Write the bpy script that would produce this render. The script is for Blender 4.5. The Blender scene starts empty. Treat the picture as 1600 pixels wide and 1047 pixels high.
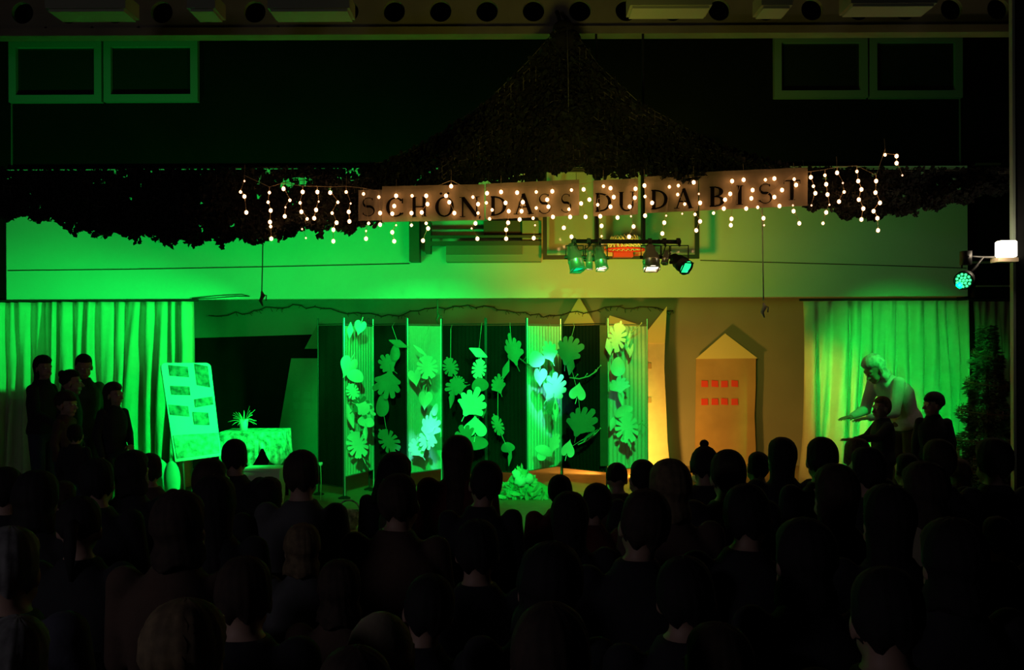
import bpy, math, random
from mathutils import Vector, Matrix, Euler
random.seed(7)
sc = bpy.context.scene
COL = sc.collection
PI = math.pi
R = math.radians

# ------------------------------------------------------------------ camera
ROLL = 0.0042
CAMZ = 2.0
cam = bpy.data.cameras.new('camera'); cam.lens = 36.0; cam.sensor_width = 36.0; cam.sensor_fit = 'HORIZONTAL'
cam.shift_y = 14.5/1600; cam.clip_end = 100
camo = bpy.data.objects.new('camera', cam); COL.objects.link(camo)
cr, sr = math.cos(ROLL), math.sin(ROLL)
camo.matrix_world = Matrix(((cr, sr, 0, 0), (0, 0, -1, 0), (-sr, cr, 0, CAMZ), (0, 0, 0, 1)))
sc.camera = camo
sc.view_settings.view_transform = 'Standard'; sc.view_settings.look = 'None'
sc.view_settings.gamma = 1.0; sc.view_settings.use_curve_mapping = False
sc.view_settings.exposure = 0.0

def P(px, py, Y):
    "point at distance Y seen at image position px,py (measured on the photo)"
    u = px-800; v = 523.5-py
    uw = u*cr+v*sr; vw = -u*sr+v*cr
    return Vector((uw*Y/1600, Y, CAMZ+(vw+14.5)*Y/1600))

# ------------------------------------------------------------------ world and lamps
w = bpy.data.worlds.new('World'); sc.world = w; w.use_nodes = True
w.node_tree.nodes['Background'].inputs[0].default_value = (0.8, 0.85, 0.8, 1)
w.node_tree.nodes['Background'].inputs[1].default_value = 0.004

GREEN = (0.0, 1.0, 0.09); GREEN2 = (0.0, 1.0, 0.25); AMBER = (1.0, 0.42, 0.05); OLIVE = (0.5, 1.0, 0.04); WARM = (1.0, 0.50, 0.2)
def spot(name, loc, target, power, color, angle, blend=0.6, size=0.06):
    l = bpy.data.lights.new(name, 'SPOT'); l.energy = power; l.color = color
    l.spot_size = R(angle); l.spot_blend = blend; l.shadow_soft_size = size
    o = bpy.data.objects.new(name, l); COL.objects.link(o); o.location = loc
    o.rotation_euler = (Vector(target)-Vector(loc)).to_track_quat('-Z', 'Y').to_euler()
    return o
def point(name, loc, power, color, size=0.1):
    l = bpy.data.lights.new(name, 'POINT'); l.energy = power; l.color = color; l.shadow_soft_size = size
    o = bpy.data.objects.new(name, l); COL.objects.link(o); o.location = loc
    return o
# green spots around the stage front, some added without a fixture
for gx, gp, gz in ((-5.3, 105, 3.5), (-3.5, 72, 3.5), (-1.7, 84, 3.3), (-0.1, 74, 3.3)):
    spot('green_wash_light', (gx, 9.7, 2.2), (gx*1.03, 12, gz), gp, GREEN, 104, 0.8, 0.07)  # unseen spots added to wash the fascia green
spot('green_curtain_light', (-1.15, 9.6, 2.12), (-4.5, 11.9, 1.2), 950, GREEN, 56, 0.6, 0.03)
spot('green_fill_light', (1.8, 9.85, 2.5), (2.8, 12, 3.3), 52, GREEN, 120, 0.9, 0.12)
spot('green_hall_light', (-0.6, 2.6, 4.1), P(665, 630, 11.4), 3300, GREEN, 20, 0.5, 0.05)
spot('green_hall_light', (0.8, 2.6, 4.1), P(860, 630, 11.4), 3300, GREEN, 19, 0.6, 0.05)
spot('cyan_leaf_light', (0.35, 9.3, 2.6), P(858, 605, 11.2), 300, (0.12, 1.0, 0.75), 15, 0.9, 0.03)
spot('cyan_leaf_light', (-0.4, 9.3, 2.6), P(665, 680, 11.0), 320, (0.12, 1.0, 0.75), 13, 0.9, 0.03)
spot('green_curtain_light', P(1500, 445, 8.85), P(1410, 600, 12.0), 3600, GREEN, 46, 0.8, 0.04)
spot('back_wall_fill_light', (-2.2, 9.6, 2.1), (-2.0, 13.8, 2.75), 110, GREEN, 95, 0.8, 0.06)  # unseen spot added to light the upper band of the stage back wall
spot('green_man_light', P(1500, 445, 8.85), P(1372, 590, 9.6), 140, GREEN, 36, 0.9, 0.04)
spot('cyan_leaf_light', P(1078, 420, 9.8), P(968, 600, 11.2), 90, (0.12, 1.0, 0.7), 10, 0.9, 0.03)
# amber cans on the bar and amber lamps on the boards behind the screens
spot('amber_light', P(1035, 428, 9.8), P(1125, 660, 13.4), 75, AMBER, 44, 0.9, 0.05)
spot('amber_light', P(1035, 428, 9.8), P(1275, 650, 12.0), 210, (1.0, 0.5, 0.06), 34, 0.9, 0.05)
spot('amber_floor_light', (1.35, 12.55, 0.50), (2.1, 13.7, 1.1), 120, (1.0, 0.46, 0.06), 150, 0.9, 0.08)
spot('amber_floor_light', (1.25, 12.8, 0.50), (0.3, 13.8, 0.5), 130, (1.0, 0.5, 0.08), 70, 0.9, 0.05)
spot('amber_wall_light', (0.9, 9.85, 2.5), (1.3, 12, 3.2), 112, (1.0, 0.48, 0.03), 98, 0.9, 0.15)
spot('beam_fill_light', (0.5, 7.5, 3.2), (0.5, 10, 5.2), 30, (0.9, 0.8, 0.1), 130, 0.9, 0.3)  # unseen uplight added to brighten the ceiling beam
# unseen fill lamp added behind the audience to lift its dark heads
point('audience_fill_light', (-4.6, -0.3, 2.9), 50.0, (0.95, 0.85, 1.0), 0.4)

# ------------------------------------------------------------------ materials
MATS = {}
def mat(name, col, rough=0.8, metal=0.0, noise=0.0, nscale=8.0, bump=0.0, bscale=40.0, emit=None, estr=0.0, col2=None, wave=None, trans=0.0, coat=0.0, translucent=0.0):
    if name in MATS: return MATS[name]
    m = bpy.data.materials.new(name); m.use_nodes = True
    nt = m.node_tree; b = nt.nodes['Principled BSDF']
    b.inputs['Roughness'].default_value = rough; b.inputs['Metallic'].default_value = metal
    b.inputs['Base Color'].default_value = (*col, 1)
    if trans: b.inputs['Transmission Weight'].default_value = trans
    if emit:
        b.inputs['Emission Color'].default_value = (*emit, 1); b.inputs['Emission Strength'].default_value = estr
    tc = nt.nodes.new('ShaderNodeTexCoord')
    if noise > 0 or col2:
        n = nt.nodes.new('ShaderNodeTexNoise'); n.inputs['Scale'].default_value = nscale; n.inputs['Detail'].default_value = 5
        nt.links.new(tc.outputs['Object'], n.inputs['Vector'])
        fac = n.outputs['Fac']
        if wave:
            wv = nt.nodes.new('ShaderNodeTexWave'); wv.inputs['Scale'].default_value = wave; wv.inputs['Distortion'].default_value = 2.5
            nt.links.new(tc.outputs['Object'], wv.inputs['Vector']); fac = wv.outputs['Fac']
        r = nt.nodes.new('ShaderNodeValToRGB')
        c2 = col2 or tuple(c*(1-noise) for c in col)
        r.color_ramp.elements[0].color = (*c2, 1); r.color_ramp.elements[1].color = (*col, 1)
        r.color_ramp.elements[0].position = 0.35; r.color_ramp.elements[1].position = 0.65
        nt.links.new(fac, r.inputs['Fac']); nt.links.new(r.outputs['Color'], b.inputs['Base Color'])
    if bump > 0:
        n2 = nt.nodes.new('ShaderNodeTexNoise'); n2.inputs['Scale'].default_value = bscale
        nt.links.new(tc.outputs['Object'], n2.inputs['Vector'])
        bp = nt.nodes.new('ShaderNodeBump'); bp.inputs['Strength'].default_value = bump; bp.inputs['Distance'].default_value = 0.01
        nt.links.new(n2.outputs['Fac'], bp.inputs['Height']); nt.links.new(bp.outputs['Normal'], b.inputs['Normal'])
    if translucent > 0:
        t = nt.nodes.new('ShaderNodeBsdfTranslucent'); t.inputs['Color'].default_value = (*col, 1)
        mx = nt.nodes.new('ShaderNodeMixShader'); mx.inputs[0].default_value = translucent
        out = nt.nodes['Material Output']
        nt.links.new(b.outputs[0], mx.inputs[1]); nt.links.new(t.outputs[0], mx.inputs[2]); nt.links.new(mx.outputs[0], out.inputs[0])
    MATS[name] = m
    return m
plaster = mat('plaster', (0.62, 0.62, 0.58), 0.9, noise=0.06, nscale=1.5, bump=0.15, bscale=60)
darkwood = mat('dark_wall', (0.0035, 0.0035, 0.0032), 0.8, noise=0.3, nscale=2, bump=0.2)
backw = mat('stage_back', (0.30, 0.29, 0.25), 0.95, noise=0.12, nscale=1.2)
woodfl = mat('stage_boards', (0.42, 0.30, 0.18), 0.5, noise=0.15, bump=0.05)
hallfl = mat('hall_floor', (0.10, 0.07, 0.045), 0.45, noise=0.3)
beamm = mat('beam_paint', (0.30, 0.27, 0.17), 0.7, noise=0.2, nscale=3)
framem = mat('window_frame', (0.16, 0.20, 0.19), 0.6)
glassm = mat('dark_glass', (0.015, 0.017, 0.016), 0.08)
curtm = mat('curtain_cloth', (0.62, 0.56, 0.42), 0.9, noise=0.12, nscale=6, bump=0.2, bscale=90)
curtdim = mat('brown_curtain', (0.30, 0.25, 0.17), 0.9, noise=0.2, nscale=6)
blackcl = mat('black_cloth', (0.006, 0.006, 0.0065), 0.95, noise=0.3, nscale=5)
sheer = mat('sheer_cloth', (0.72, 0.72, 0.66), 0.9, noise=0.08, nscale=30, translucent=0.1)
browncl = mat('brown_cloth', (0.10, 0.06, 0.035), 0.9, noise=0.2)
polem = mat('pole_metal', (0.5, 0.5, 0.5), 0.35, 0.8)
blackm = mat('black_metal', (0.02, 0.02, 0.02), 0.5, 0.3)
rustm = mat('brown_steel', (0.09, 0.06, 0.04), 0.6, 0.2)
chrome = mat('chrome', (0.75, 0.70, 0.62), 0.28, 0.75)
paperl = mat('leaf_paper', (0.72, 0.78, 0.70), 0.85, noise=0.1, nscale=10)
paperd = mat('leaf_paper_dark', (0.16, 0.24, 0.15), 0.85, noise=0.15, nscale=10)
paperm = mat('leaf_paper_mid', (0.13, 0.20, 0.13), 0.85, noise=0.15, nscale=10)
bannerm = mat('banner_paper', (0.36, 0.27, 0.17), 0.9, noise=0.2, nscale=5, translucent=0.15)
inkm = mat('letter_ink', (0.004, 0.003, 0.002), 1.0)
wirem = mat('wire', (0.10, 0.09, 0.06), 0.6)
bulbm = mat('lit_bulb', (1, 0.8, 0.6), 0.4, emit=(1.0, 0.50, 0.20), estr=9)
bulbd = mat('dim_bulb', (1, 0.8, 0.6), 0.4, emit=(1.0, 0.55, 0.3), estr=3)
netm1 = mat('net_leaf_brown', (0.012, 0.010, 0.007), 0.9, noise=0.4, nscale=4)
netm2 = mat('net_leaf_green', (0.014, 0.02, 0.012), 0.85, noise=0.4, nscale=4)
kraft = mat('kraft_paper', (0.50, 0.33, 0.17), 0.85, noise=0.18, nscale=2.5, bump=0.5, bscale=3)
yellowp = mat('yellow_card', (0.75, 0.66, 0.35), 0.85)
redp = mat('red_paper', (0.75, 0.06, 0.05), 0.8)
whitec = mat('white_card', (0.8, 0.8, 0.78), 0.7)
greycard = mat('grey_card', (0.22, 0.26, 0.22), 0.9, noise=0.1)
photom = mat('photo_print', (0.20, 0.20, 0.19), 0.6, col2=(0.02, 0.03, 0.02), nscale=14)
plantm = mat('plant_leaf', (0.35, 0.5, 0.28), 0.6)
redm = mat('red_plastic', (0.7, 0.03, 0.03), 0.5)
netw = mat('white_cord', (0.8, 0.72, 0.6), 0.8)

for m_ in (darkwood, blackcl, inkm): m_.node_tree.nodes['Principled BSDF'].inputs['Specular IOR Level'].default_value = 0.12

# ------------------------------------------------------------------ mesh builder
class MB:
    def __init__(s): s.v = []; s.f = []; s.m = []
    def add(s, vs, fs, mi=0):
        o = len(s.v); s.v += [Vector(p) for p in vs]; s.f += [tuple(i+o for i in f) for f in fs]; s.m += [mi]*len(fs); return s
    def box(s, c, d, rot=None, mi=0):
        hx, hy, hz = d[0]/2, d[1]/2, d[2]/2; vs = []
        for x in (-hx, hx):
            for y in (-hy, hy):
                for z in (-hz, hz):
                    p = Vector((x, y, z))
                    if rot is not None: p = rot @ p
                    vs.append(p+Vector(c))
        return s.add(vs, [(0, 1, 3, 2), (4, 6, 7, 5), (0, 4, 5, 1), (2, 3, 7, 6), (0, 2, 6, 4), (1, 5, 7, 3)], mi)
    def bb(s, lo, hi, mi=0):
        lo = Vector(lo); hi = Vector(hi); return s.box((lo+hi)/2, hi-lo, None, mi)
    def ring(s, c, ax, ay, rx, ry, n):
        return [Vector(c)+ax*(rx*math.cos(2*PI*i/n))+ay*(ry*math.sin(2*PI*i/n)) for i in range(n)]
    def tube(s, pts, r, n=8, mi=0):
        pts = [Vector(p) for p in pts]; rs = r if isinstance(r, (list, tuple)) else [r]*len(pts)
        vs = []; up = Vector((0.13, 0.37, 0.92))
        for i, p in enumerate(pts):
            d = (pts[min(i+1, len(pts)-1)]-pts[max(i-1, 0)])
            d = d.normalized() if d.length > 1e-9 else Vector((0, 0, 1))
            a = d.cross(up if abs(d.dot(up)) < 0.97 else Vector((1, 0, 0))).normalized(); b = d.cross(a)
            vs += s.ring(p, a, b, rs[i], rs[i], n)
        fs = []
        for i in range(len(pts)-1):
            for j in range(n):
                k = (j+1) % n; fs.append((i*n+j, i*n+k, (i+1)*n+k, (i+1)*n+j))
        fs.append(tuple(range(n))[::-1]); fs.append(tuple((len(pts)-1)*n+j for j in range(n)))
        return s.add(vs, fs, mi)
    def loft(s, rings, mi=0, cap=True):
        n = len(rings[0]); vs = [p for r in rings for p in r]; fs = []
        for i in range(len(rings)-1):
            for j in range(n):
                k = (j+1) % n; fs.append((i*n+j, i*n+k, (i+1)*n+k, (i+1)*n+j))
        if cap: fs.append(tuple(range(n))[::-1]); fs.append(tuple((len(rings)-1)*n+j for j in range(n)))
        return s.add(vs, fs, mi)
    def lathe(s, c, prof, n=20, rot=None, mi=0, cap=True):
        c = Vector(c); rings = []
        for r, z in prof:
            ring = [Vector((r*math.cos(2*PI*i/n), r*math.sin(2*PI*i/n), z)) for i in range(n)]
            if rot is not None: ring = [rot @ p for p in ring]
            rings.append([p+c for p in ring])
        return s.loft(rings, mi, cap)
    def ell(s, c, r, n=16, m=10, rot=None, mi=0):
        c = Vector(c); r = r if isinstance(r, (tuple, list)) else (r, r, r); vs = []; fs = []
        vs.append(Vector((0, 0, r[2])))
        for i in range(1, m):
            t = PI*i/m
            for j in range(n):
                a = 2*PI*j/n; vs.append(Vector((r[0]*math.sin(t)*math.cos(a), r[1]*math.sin(t)*math.sin(a), r[2]*math.cos(t))))
        vs.append(Vector((0, 0, -r[2])))
        for j in range(n): fs.append((0, 1+j, 1+(j+1) % n))
        for i in range(m-2):
            for j in range(n):
                k = (j+1) % n; a = 1+i*n; fs.append((a+j, a+n+j, a+n+k, a+k))
        l = len(vs)-1; a = 1+(m-2)*n
        for j in range(n): fs.append((a+j, l, a+(j+1) % n))
        if rot is not None: vs = [rot @ p for p in vs]
        return s.add([p+c for p in vs], fs, mi)
    def cap(s, a, b, ra, rb, n=12):
        a = Vector(a); b = Vector(b); d = (b-a); L = d.length
        if L < 1e-6: return s.ell(a, ra)
        d.normalize(); up = Vector((0, 0, 1)) if abs(d.z) < 0.9 else Vector((0, 1, 0))
        x = d.cross(up).normalized(); y = d.cross(x); rings = []
        for t in (90, 65, 40, 15): rings.append(s.ring(a-d*ra*math.sin(R(t)), x, y, max(ra*math.cos(R(t)), ra*0.05), max(ra*math.cos(R(t)), ra*0.05), n))
        for t in (15, 40, 65, 90): rings.append(s.ring(b+d*rb*math.sin(R(t)), x, y, max(rb*math.cos(R(t)), rb*0.05), max(rb*math.cos(R(t)), rb*0.05), n))
        return s.loft(rings)
    def prism(s, poly, o, ax, ay, depth, mi=0):
        "flat polygon (list of 2d) in the frame o+ax*u+ay*v, thickness along ax x ay"
        o = Vector(o); ax = Vector(ax); ay = Vector(ay); nrm = ax.cross(ay).normalized()
        n = len(poly); a = [o+ax*u+ay*v for u, v in poly]; b = [p-nrm*depth for p in a]
        fs = [tuple(range(n)), tuple(range(2*n-1, n-1, -1))]+[(i, i+n, (i+1) % n+n, (i+1) % n) for i in range(n)]
        return s.add(a+b, fs, mi)
    def build(s, name, mats, parent=None, smooth=False, org=None):
        off = Vector((0, 0, 0)); base = Vector((0, 0, 0))
        if parent is not None: off = Vector(parent.get('_loc', (0, 0, 0)))
        elif org is not None: base = Vector(org); off = base
        else:
            xs = [p.x for p in s.v]; ys = [p.y for p in s.v]; zs = [p.z for p in s.v]
            base = Vector(((min(xs)+max(xs))/2, (min(ys)+max(ys))/2, min(zs))); off = base
        me = bpy.data.meshes.new(name); me.from_pydata([tuple(p-off) for p in s.v], [], s.f)
        mats = mats if isinstance(mats, (list, tuple)) else [mats]
        for m in mats: me.materials.append(m)
        if len(mats) > 1: me.polygons.foreach_set('material_index', s.m)
        if smooth: me.polygons.foreach_set('use_smooth', [True]*len(me.polygons))
        me.update()
        o = bpy.data.objects.new(name, me); COL.objects.link(o)
        if parent is not None: o.parent = parent; o['_loc'] = tuple(off)
        else: o.location = base
        return o
def tag(o, label=None, cat=None, group=None, kind=None):
    if label: o['label'] = label
    if cat: o['category'] = cat
    if group: o['group'] = group
    if kind: o['kind'] = kind
    return o
def thing(name, label, cat, loc, group=None):
    o = bpy.data.objects.new(name, None); COL.objects.link(o); o.location = loc; o.empty_display_size = 0.1
    o['_loc'] = tuple(loc)
    return tag(o, label, cat, group)
def child_empty_loc(parent, o):  # sub-parts: vertices of a sub-part share the root's offset
    o['_loc'] = parent['_loc']; return o
def struct(name, mb, m, **k):
    o = mb.build(name, m, **k); o['kind'] = 'structure'; return o

# ------------------------------------------------------------------ the hall
XL, XR = -6.9, 6.9
struct('floor', MB().bb((XL, -2.5, -0.1), (XR, 14.2, 0)), hallfl)
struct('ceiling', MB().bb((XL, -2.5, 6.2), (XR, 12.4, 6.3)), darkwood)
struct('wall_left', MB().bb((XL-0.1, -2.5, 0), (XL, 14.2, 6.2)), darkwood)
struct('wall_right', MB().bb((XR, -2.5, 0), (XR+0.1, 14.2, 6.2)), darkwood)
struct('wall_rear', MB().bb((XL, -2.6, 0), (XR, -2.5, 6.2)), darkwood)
ztop = P(760, 262, 12).z; zbot = P(760, 466, 12).z; xa = P(10, 400, 12).x; xb = P(1512, 400, 12).x
# fascia over the stage opening
struct('wall_fascia', MB().bb((xa, 12.0, zbot), (xb, 12.2, ztop)), plaster)
# upper wall with four window openings, wall beside the opening
wins = []
for (x0, x1, y0, y1) in ((15, 160, 64, 160), (163, 310, 63, 159), (1209, 1355, 56.5, 153), (1358, 1503, 56, 153)):
    a = P(x0, y0, 12.05); b = P(x1, y1, 12.05); wins.append((a.x, b.x, b.z, a.z))
z0 = min(q[2] for q in wins); z1 = max(q[3] for q in wins)
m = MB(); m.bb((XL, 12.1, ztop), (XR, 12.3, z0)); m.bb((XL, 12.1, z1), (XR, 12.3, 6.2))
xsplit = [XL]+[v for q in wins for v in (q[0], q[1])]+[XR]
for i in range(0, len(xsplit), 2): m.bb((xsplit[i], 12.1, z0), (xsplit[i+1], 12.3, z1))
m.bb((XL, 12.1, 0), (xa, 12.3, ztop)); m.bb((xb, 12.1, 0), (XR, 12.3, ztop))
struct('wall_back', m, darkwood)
for i, (x0, x1, a, b) in enumerate(wins):
    t = 0.085
    m = MB(); m.bb((x0, 12.02, a), (x1, 12.14, a+t)); m.bb((x0, 12.02, b-t), (x1, 12.14, b)); m.bb((x0, 12.02, a+t), (x0+t, 12.14, b-t)); m.bb((x1-t, 12.02, a+t), (x1, 12.14, b-t))
    root = struct('window_%d' % (i+1), m, framem); root['_loc'] = tuple(root.location)
    MB().bb((x0+t, 12.08, a+t), (x1-t, 12.09, b-t)).build('window_pane', glassm, root)
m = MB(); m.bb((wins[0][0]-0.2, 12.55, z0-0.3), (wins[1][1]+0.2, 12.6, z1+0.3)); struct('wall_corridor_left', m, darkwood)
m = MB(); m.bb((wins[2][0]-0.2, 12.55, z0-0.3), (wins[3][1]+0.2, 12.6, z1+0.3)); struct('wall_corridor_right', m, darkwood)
# thin seam lines beside the windows
for i, (px, ya, yb) in enumerate(((17, 160, 262), (1501, 153, 262))):
    a = P(px, ya, 12.07); b = P(px, yb, 12.07)
    struct('trim_%d' % (i+1), MB().bb((a.x-0.008, 12.085, b.z), (a.x+0.008, 12.1, a.z)), mat('seam_strip', (0.08, 0.09, 0.08), 0.7))
# stage platform, back wall, sides, lid
SZ = 0.35
struct('floor_stage', MB().bb((-6.6, 8.1, 0.0), (6.6, 14.0, SZ)), woodfl)
struct('wall_stage_back', MB().bb((-6.6, 13.8, SZ), (6.6, 14.0, 3.2)), backw)
struct('wall_stage_left', MB().bb((-6.75, 12.3, 0), (-6.6, 14.0, 3.2)), backw)
struct('wall_stage_right', MB().bb((6.6, 12.3, 0), (6.75, 14.0, 3.2)), backw)
struct('ceiling_stage', MB().bb((-6.75, 12.2, 3.2), (6.75, 14.0, 3.3)), darkwood)
# column edge at the right with pale strip
a = P(1586, 500, 9.0)
struct('wall_partition', MB().bb((a.x, 9.0, 0), (a.x+2.2, 9.06, 6.2)), mat('partition_black', (0.012, 0.012, 0.014), 0.8, noise=0.2))
struct('trim_3', MB().bb((a.x-0.024, 8.98, SZ), (a.x, 9.04, 6.2)), mat('edge_strip', (0.30, 0.36, 0.30), 0.5))
# perforated beam
m = MB(); Yb = 10.0; zc = P(760, 17, Yb).z; zlo = P(760, 46, Yb).z; zfl = P(760, 56, Yb).z; zhi = 5.75; pit = 72.6*Yb/1600; rr = 17.0*Yb/1600
x0b = P(-1, 17, Yb).x-pit*3; n = 30; nseg = 24
for k in range(n):
    cx = x0b+pit*k+P(35, 17, Yb).x-P(-1, 17, Yb).x; circ = []; sq = []
    for j in range(nseg):
        a = 2*PI*j/nseg; ca, sa = math.cos(a), math.sin(a)
        circ.append((cx+rr*ca, zc+rr*sa))
        tx = (pit/2)/abs(ca) if abs(ca) > 1e-6 else 1e9
        tz = ((zhi-zc) if sa > 0 else (zc-zlo))/abs(sa) if abs(sa) > 1e-6 else 1e9
        t = min(tx, tz); sq.append((cx+t*ca, zc+t*sa))
    for yy in (Yb, Yb+0.06):
        m.add([(x, yy, z) for x, z in circ]+[(x, yy, z) for x, z in sq], [(j, (j+1) % nseg, (j+1) % nseg+nseg, j+nseg) for j in range(nseg)])
    m.add([(x, Yb, z) for x, z in circ]+[(x, Yb+0.06, z) for x, z in circ], [(j, (j+1) % nseg, (j+1) % nseg+nseg, j+nseg) for j in range(nseg)])
    # corners of each cell
    for sx in (-1, 1):
        for zz, sg in ((zhi, 1), (zlo, -1)):
            pass
m.bb((XL, Yb-0.06, zfl), (XR, Yb+0.12, zlo+0.012)); m.bb((XL, Yb-0.06, zhi-0.02), (XR, Yb+0.12, zhi+0.05))
o = m.build('ceiling_beam', beamm); o['kind'] = 'structure'
struct('trim_4', MB().bb((XL, 10.3, zlo), (XR, 10.32, zhi)), darkwood)
# hanging lamp housings near the ceiling, switched off
lumm = mat('lamp_housing', (0.3, 0.32, 0.2), 0.6)
lab = ['long unlit ceiling lamp housing at the far left above the paired windows', 'short end of an unlit ceiling lamp housing, second from the left', 'unlit ceiling lamp housing left of the net peak, third from the left', 'unlit ceiling lamp housing just right of the net peak', 'short end of an unlit ceiling lamp housing near the right-hand windows', 'long unlit ceiling lamp housing above the right-hand windows']
for i, (x0, x1, yb) in enumerate(((70, 196, 17), (292, 336, 17), (418, 546, 17), (985, 1113, 12), (1190, 1239, 12), (1330, 1465, 9))):
    a = P(x0, yb, 8.0); b = P(x1, yb, 8.0); c = thing('ceiling_lamp', lab[i], 'ceiling lamp', ((a.x+b.x)/2, 8.15, a.z), 'unlit ceiling lamps')
    m = MB(); m.bb((a.x, 8.0, a.z+0.02), (b.x, 8.3, a.z+0.14)); m.build('housing', lumm, c)
    m = MB(); m.bb((a.x+0.02, 8.02, a.z), (b.x-0.02, 8.28, a.z+0.02)); m.build('diffuser', mat('lamp_diffuser', (0.35, 0.38, 0.25), 0.6), c)
    for xx in (a.x+0.04, b.x-0.04):
        MB().tube([(xx, 8.15, a.z+0.14), (xx, 8.15, 6.2)], 0.004, 6).build('cable', wirem, c)

# glowing shape added behind the left window to imitate a reflection
a = P(117, 143, 12.4); t = thing('window_reflection', 'small glowing white shape added as a reflection in the far left upper window', 'lamp', (a.x, 12.42, a.z-0.05))
m = MB(); m.ell((a.x, 12.42, a.z), (0.032, 0.03, 0.045)); m.ell((a.x+0.022, 12.42, a.z+0.05), (0.01, 0.01, 0.035)); m.build('glow_blob', mat('reflection_glow', (1, 1, 1), emit=(1, 0.95, 1), estr=1.6), t, True)
m = MB(); m.tube([(a.x, 12.42, a.z+0.03), (a.x+0.015, 12.42, a.z+0.11), (a.x+0.05, 12.42, a.z+0.14)], 0.008); m.build('arm', mat('reflection_arm', (0.5, 0.2, 0.2), 0.6), t, True)
m = MB(); m.bb((a.x-0.15, 12.32, z0-0.05), (a.x+0.15, 12.55, a.z-0.045)); struct('trim_5', m, darkwood)

# ------------------------------------------------------------------ curtains
def curtain(name, label, x0, x1, Y, zt, zb, mt, fold=0.085, amp=0.075, seed=1, flare=0.0, lean=0.0, grp=None):
    rnd = random.Random(seed); W = abs(x1-x0); nf = max(2, int(W/fold)); pts = []; x = 0
    wd = [rnd.uniform(0.55, 1.5) for _ in range(nf)]; sw = sum(wd); prof = []
    for i in range(nf):
        ww = wd[i]/sw*W; d = amp*rnd.uniform(0.45, 1.3); sk = rnd.uniform(0.65, 1.5)
        for k in range(10):
            t = k/10; prof.append((x+ww*t, d*(math.sin(PI*t**sk)**0.9), i))
        x += ww
    prof.append((W, 0, nf)); ph = [rnd.uniform(0, 6.28) for _ in range(nf+2)]; sl = [rnd.gauss(0, 0.035) for _ in range(nf+2)]
    nz = 26; m = MB(); vs = []; n = len(prof)
    for j in range(nz+1):
        v = j/nz; z = zt+(zb-zt)*v
        for (px, d, i) in prof:
            xx = x0+px*(1+0) if x1 > x0 else x0-px
            u = px/W
            xx += sl[i]*v*1.2+0.012*math.sin(ph[i]+v*5)+flare*v*v*(1-u)*(-1)+lean*v
            yy = Y-d*(0.72+0.45*v)*(0.85+0.25*math.sin(ph[i]+v*3))-0.012*math.sin(px*60+v*9)
            vs.append((xx, yy, z))
    fs = [(j*n+i, j*n+i+1, (j+1)*n+i+1, (j+1)*n+i) for j in range(nz) for i in range(n-1)]
    k = len(vs); vs2 = [(a, b+0.006, c) for a, b, c in vs]
    fs2 = [tuple(q+k for q in f[::-1]) for f in fs]
    t = thing(name, label, 'curtain', ((x0+x1)/2, Y, zb), grp)
    m.add(vs, fs); dr = m.build('drape', mt, t, True); so = dr.modifiers.new('thickness', 'SOLIDIFY'); so.thickness = 0.004
    r = MB(); r.tube([(min(x0, x1)-0.05, Y+0.03, zt+0.02), (max(x0, x1)+0.05, Y+0.03, zt+0.02)], 0.014); r.build('rail', blackm, t)
    return t
a = P(-25, 473, 11.9); b = P(301, 473, 11.9)
curtain('stage_curtain', 'cream curtain at the left of the stage, lit green in deep folds', a.x, b.x, 11.93, a.z, SZ+0.02, curtm, 0.135, 0.20, 3)
a = P(1258, 471, 11.9); b = P(1509, 469, 11.9)
curtain('stage_curtain', 'cream curtain right of the stage, amber at one side and green at the other', a.x, b.x, 11.93, a.z, SZ+0.02, curtm, 0.14, 0.15, 11, flare=0.13)
a = P(1524, 471, 11.8); b = P(1610, 471, 11.8)
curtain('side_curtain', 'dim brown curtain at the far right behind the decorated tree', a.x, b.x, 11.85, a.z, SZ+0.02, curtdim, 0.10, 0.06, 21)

# ------------------------------------------------------------------ back of the stage
YB = 13.74
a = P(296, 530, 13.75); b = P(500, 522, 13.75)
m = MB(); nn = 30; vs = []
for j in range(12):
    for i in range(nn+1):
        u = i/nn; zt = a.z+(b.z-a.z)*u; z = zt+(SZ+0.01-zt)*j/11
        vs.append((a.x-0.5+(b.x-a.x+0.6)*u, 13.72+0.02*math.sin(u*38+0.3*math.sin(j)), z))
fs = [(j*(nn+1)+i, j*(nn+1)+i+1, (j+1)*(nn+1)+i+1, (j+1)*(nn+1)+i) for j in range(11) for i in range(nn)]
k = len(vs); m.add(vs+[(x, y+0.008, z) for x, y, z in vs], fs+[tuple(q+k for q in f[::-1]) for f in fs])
tag(m.build('shade_sheet', blackcl, None, True), 'black sheet standing in for shade low on the stage back wall behind the display board', 'backdrop')  # dark sheet takes the place of shade on the lower back wall

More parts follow.
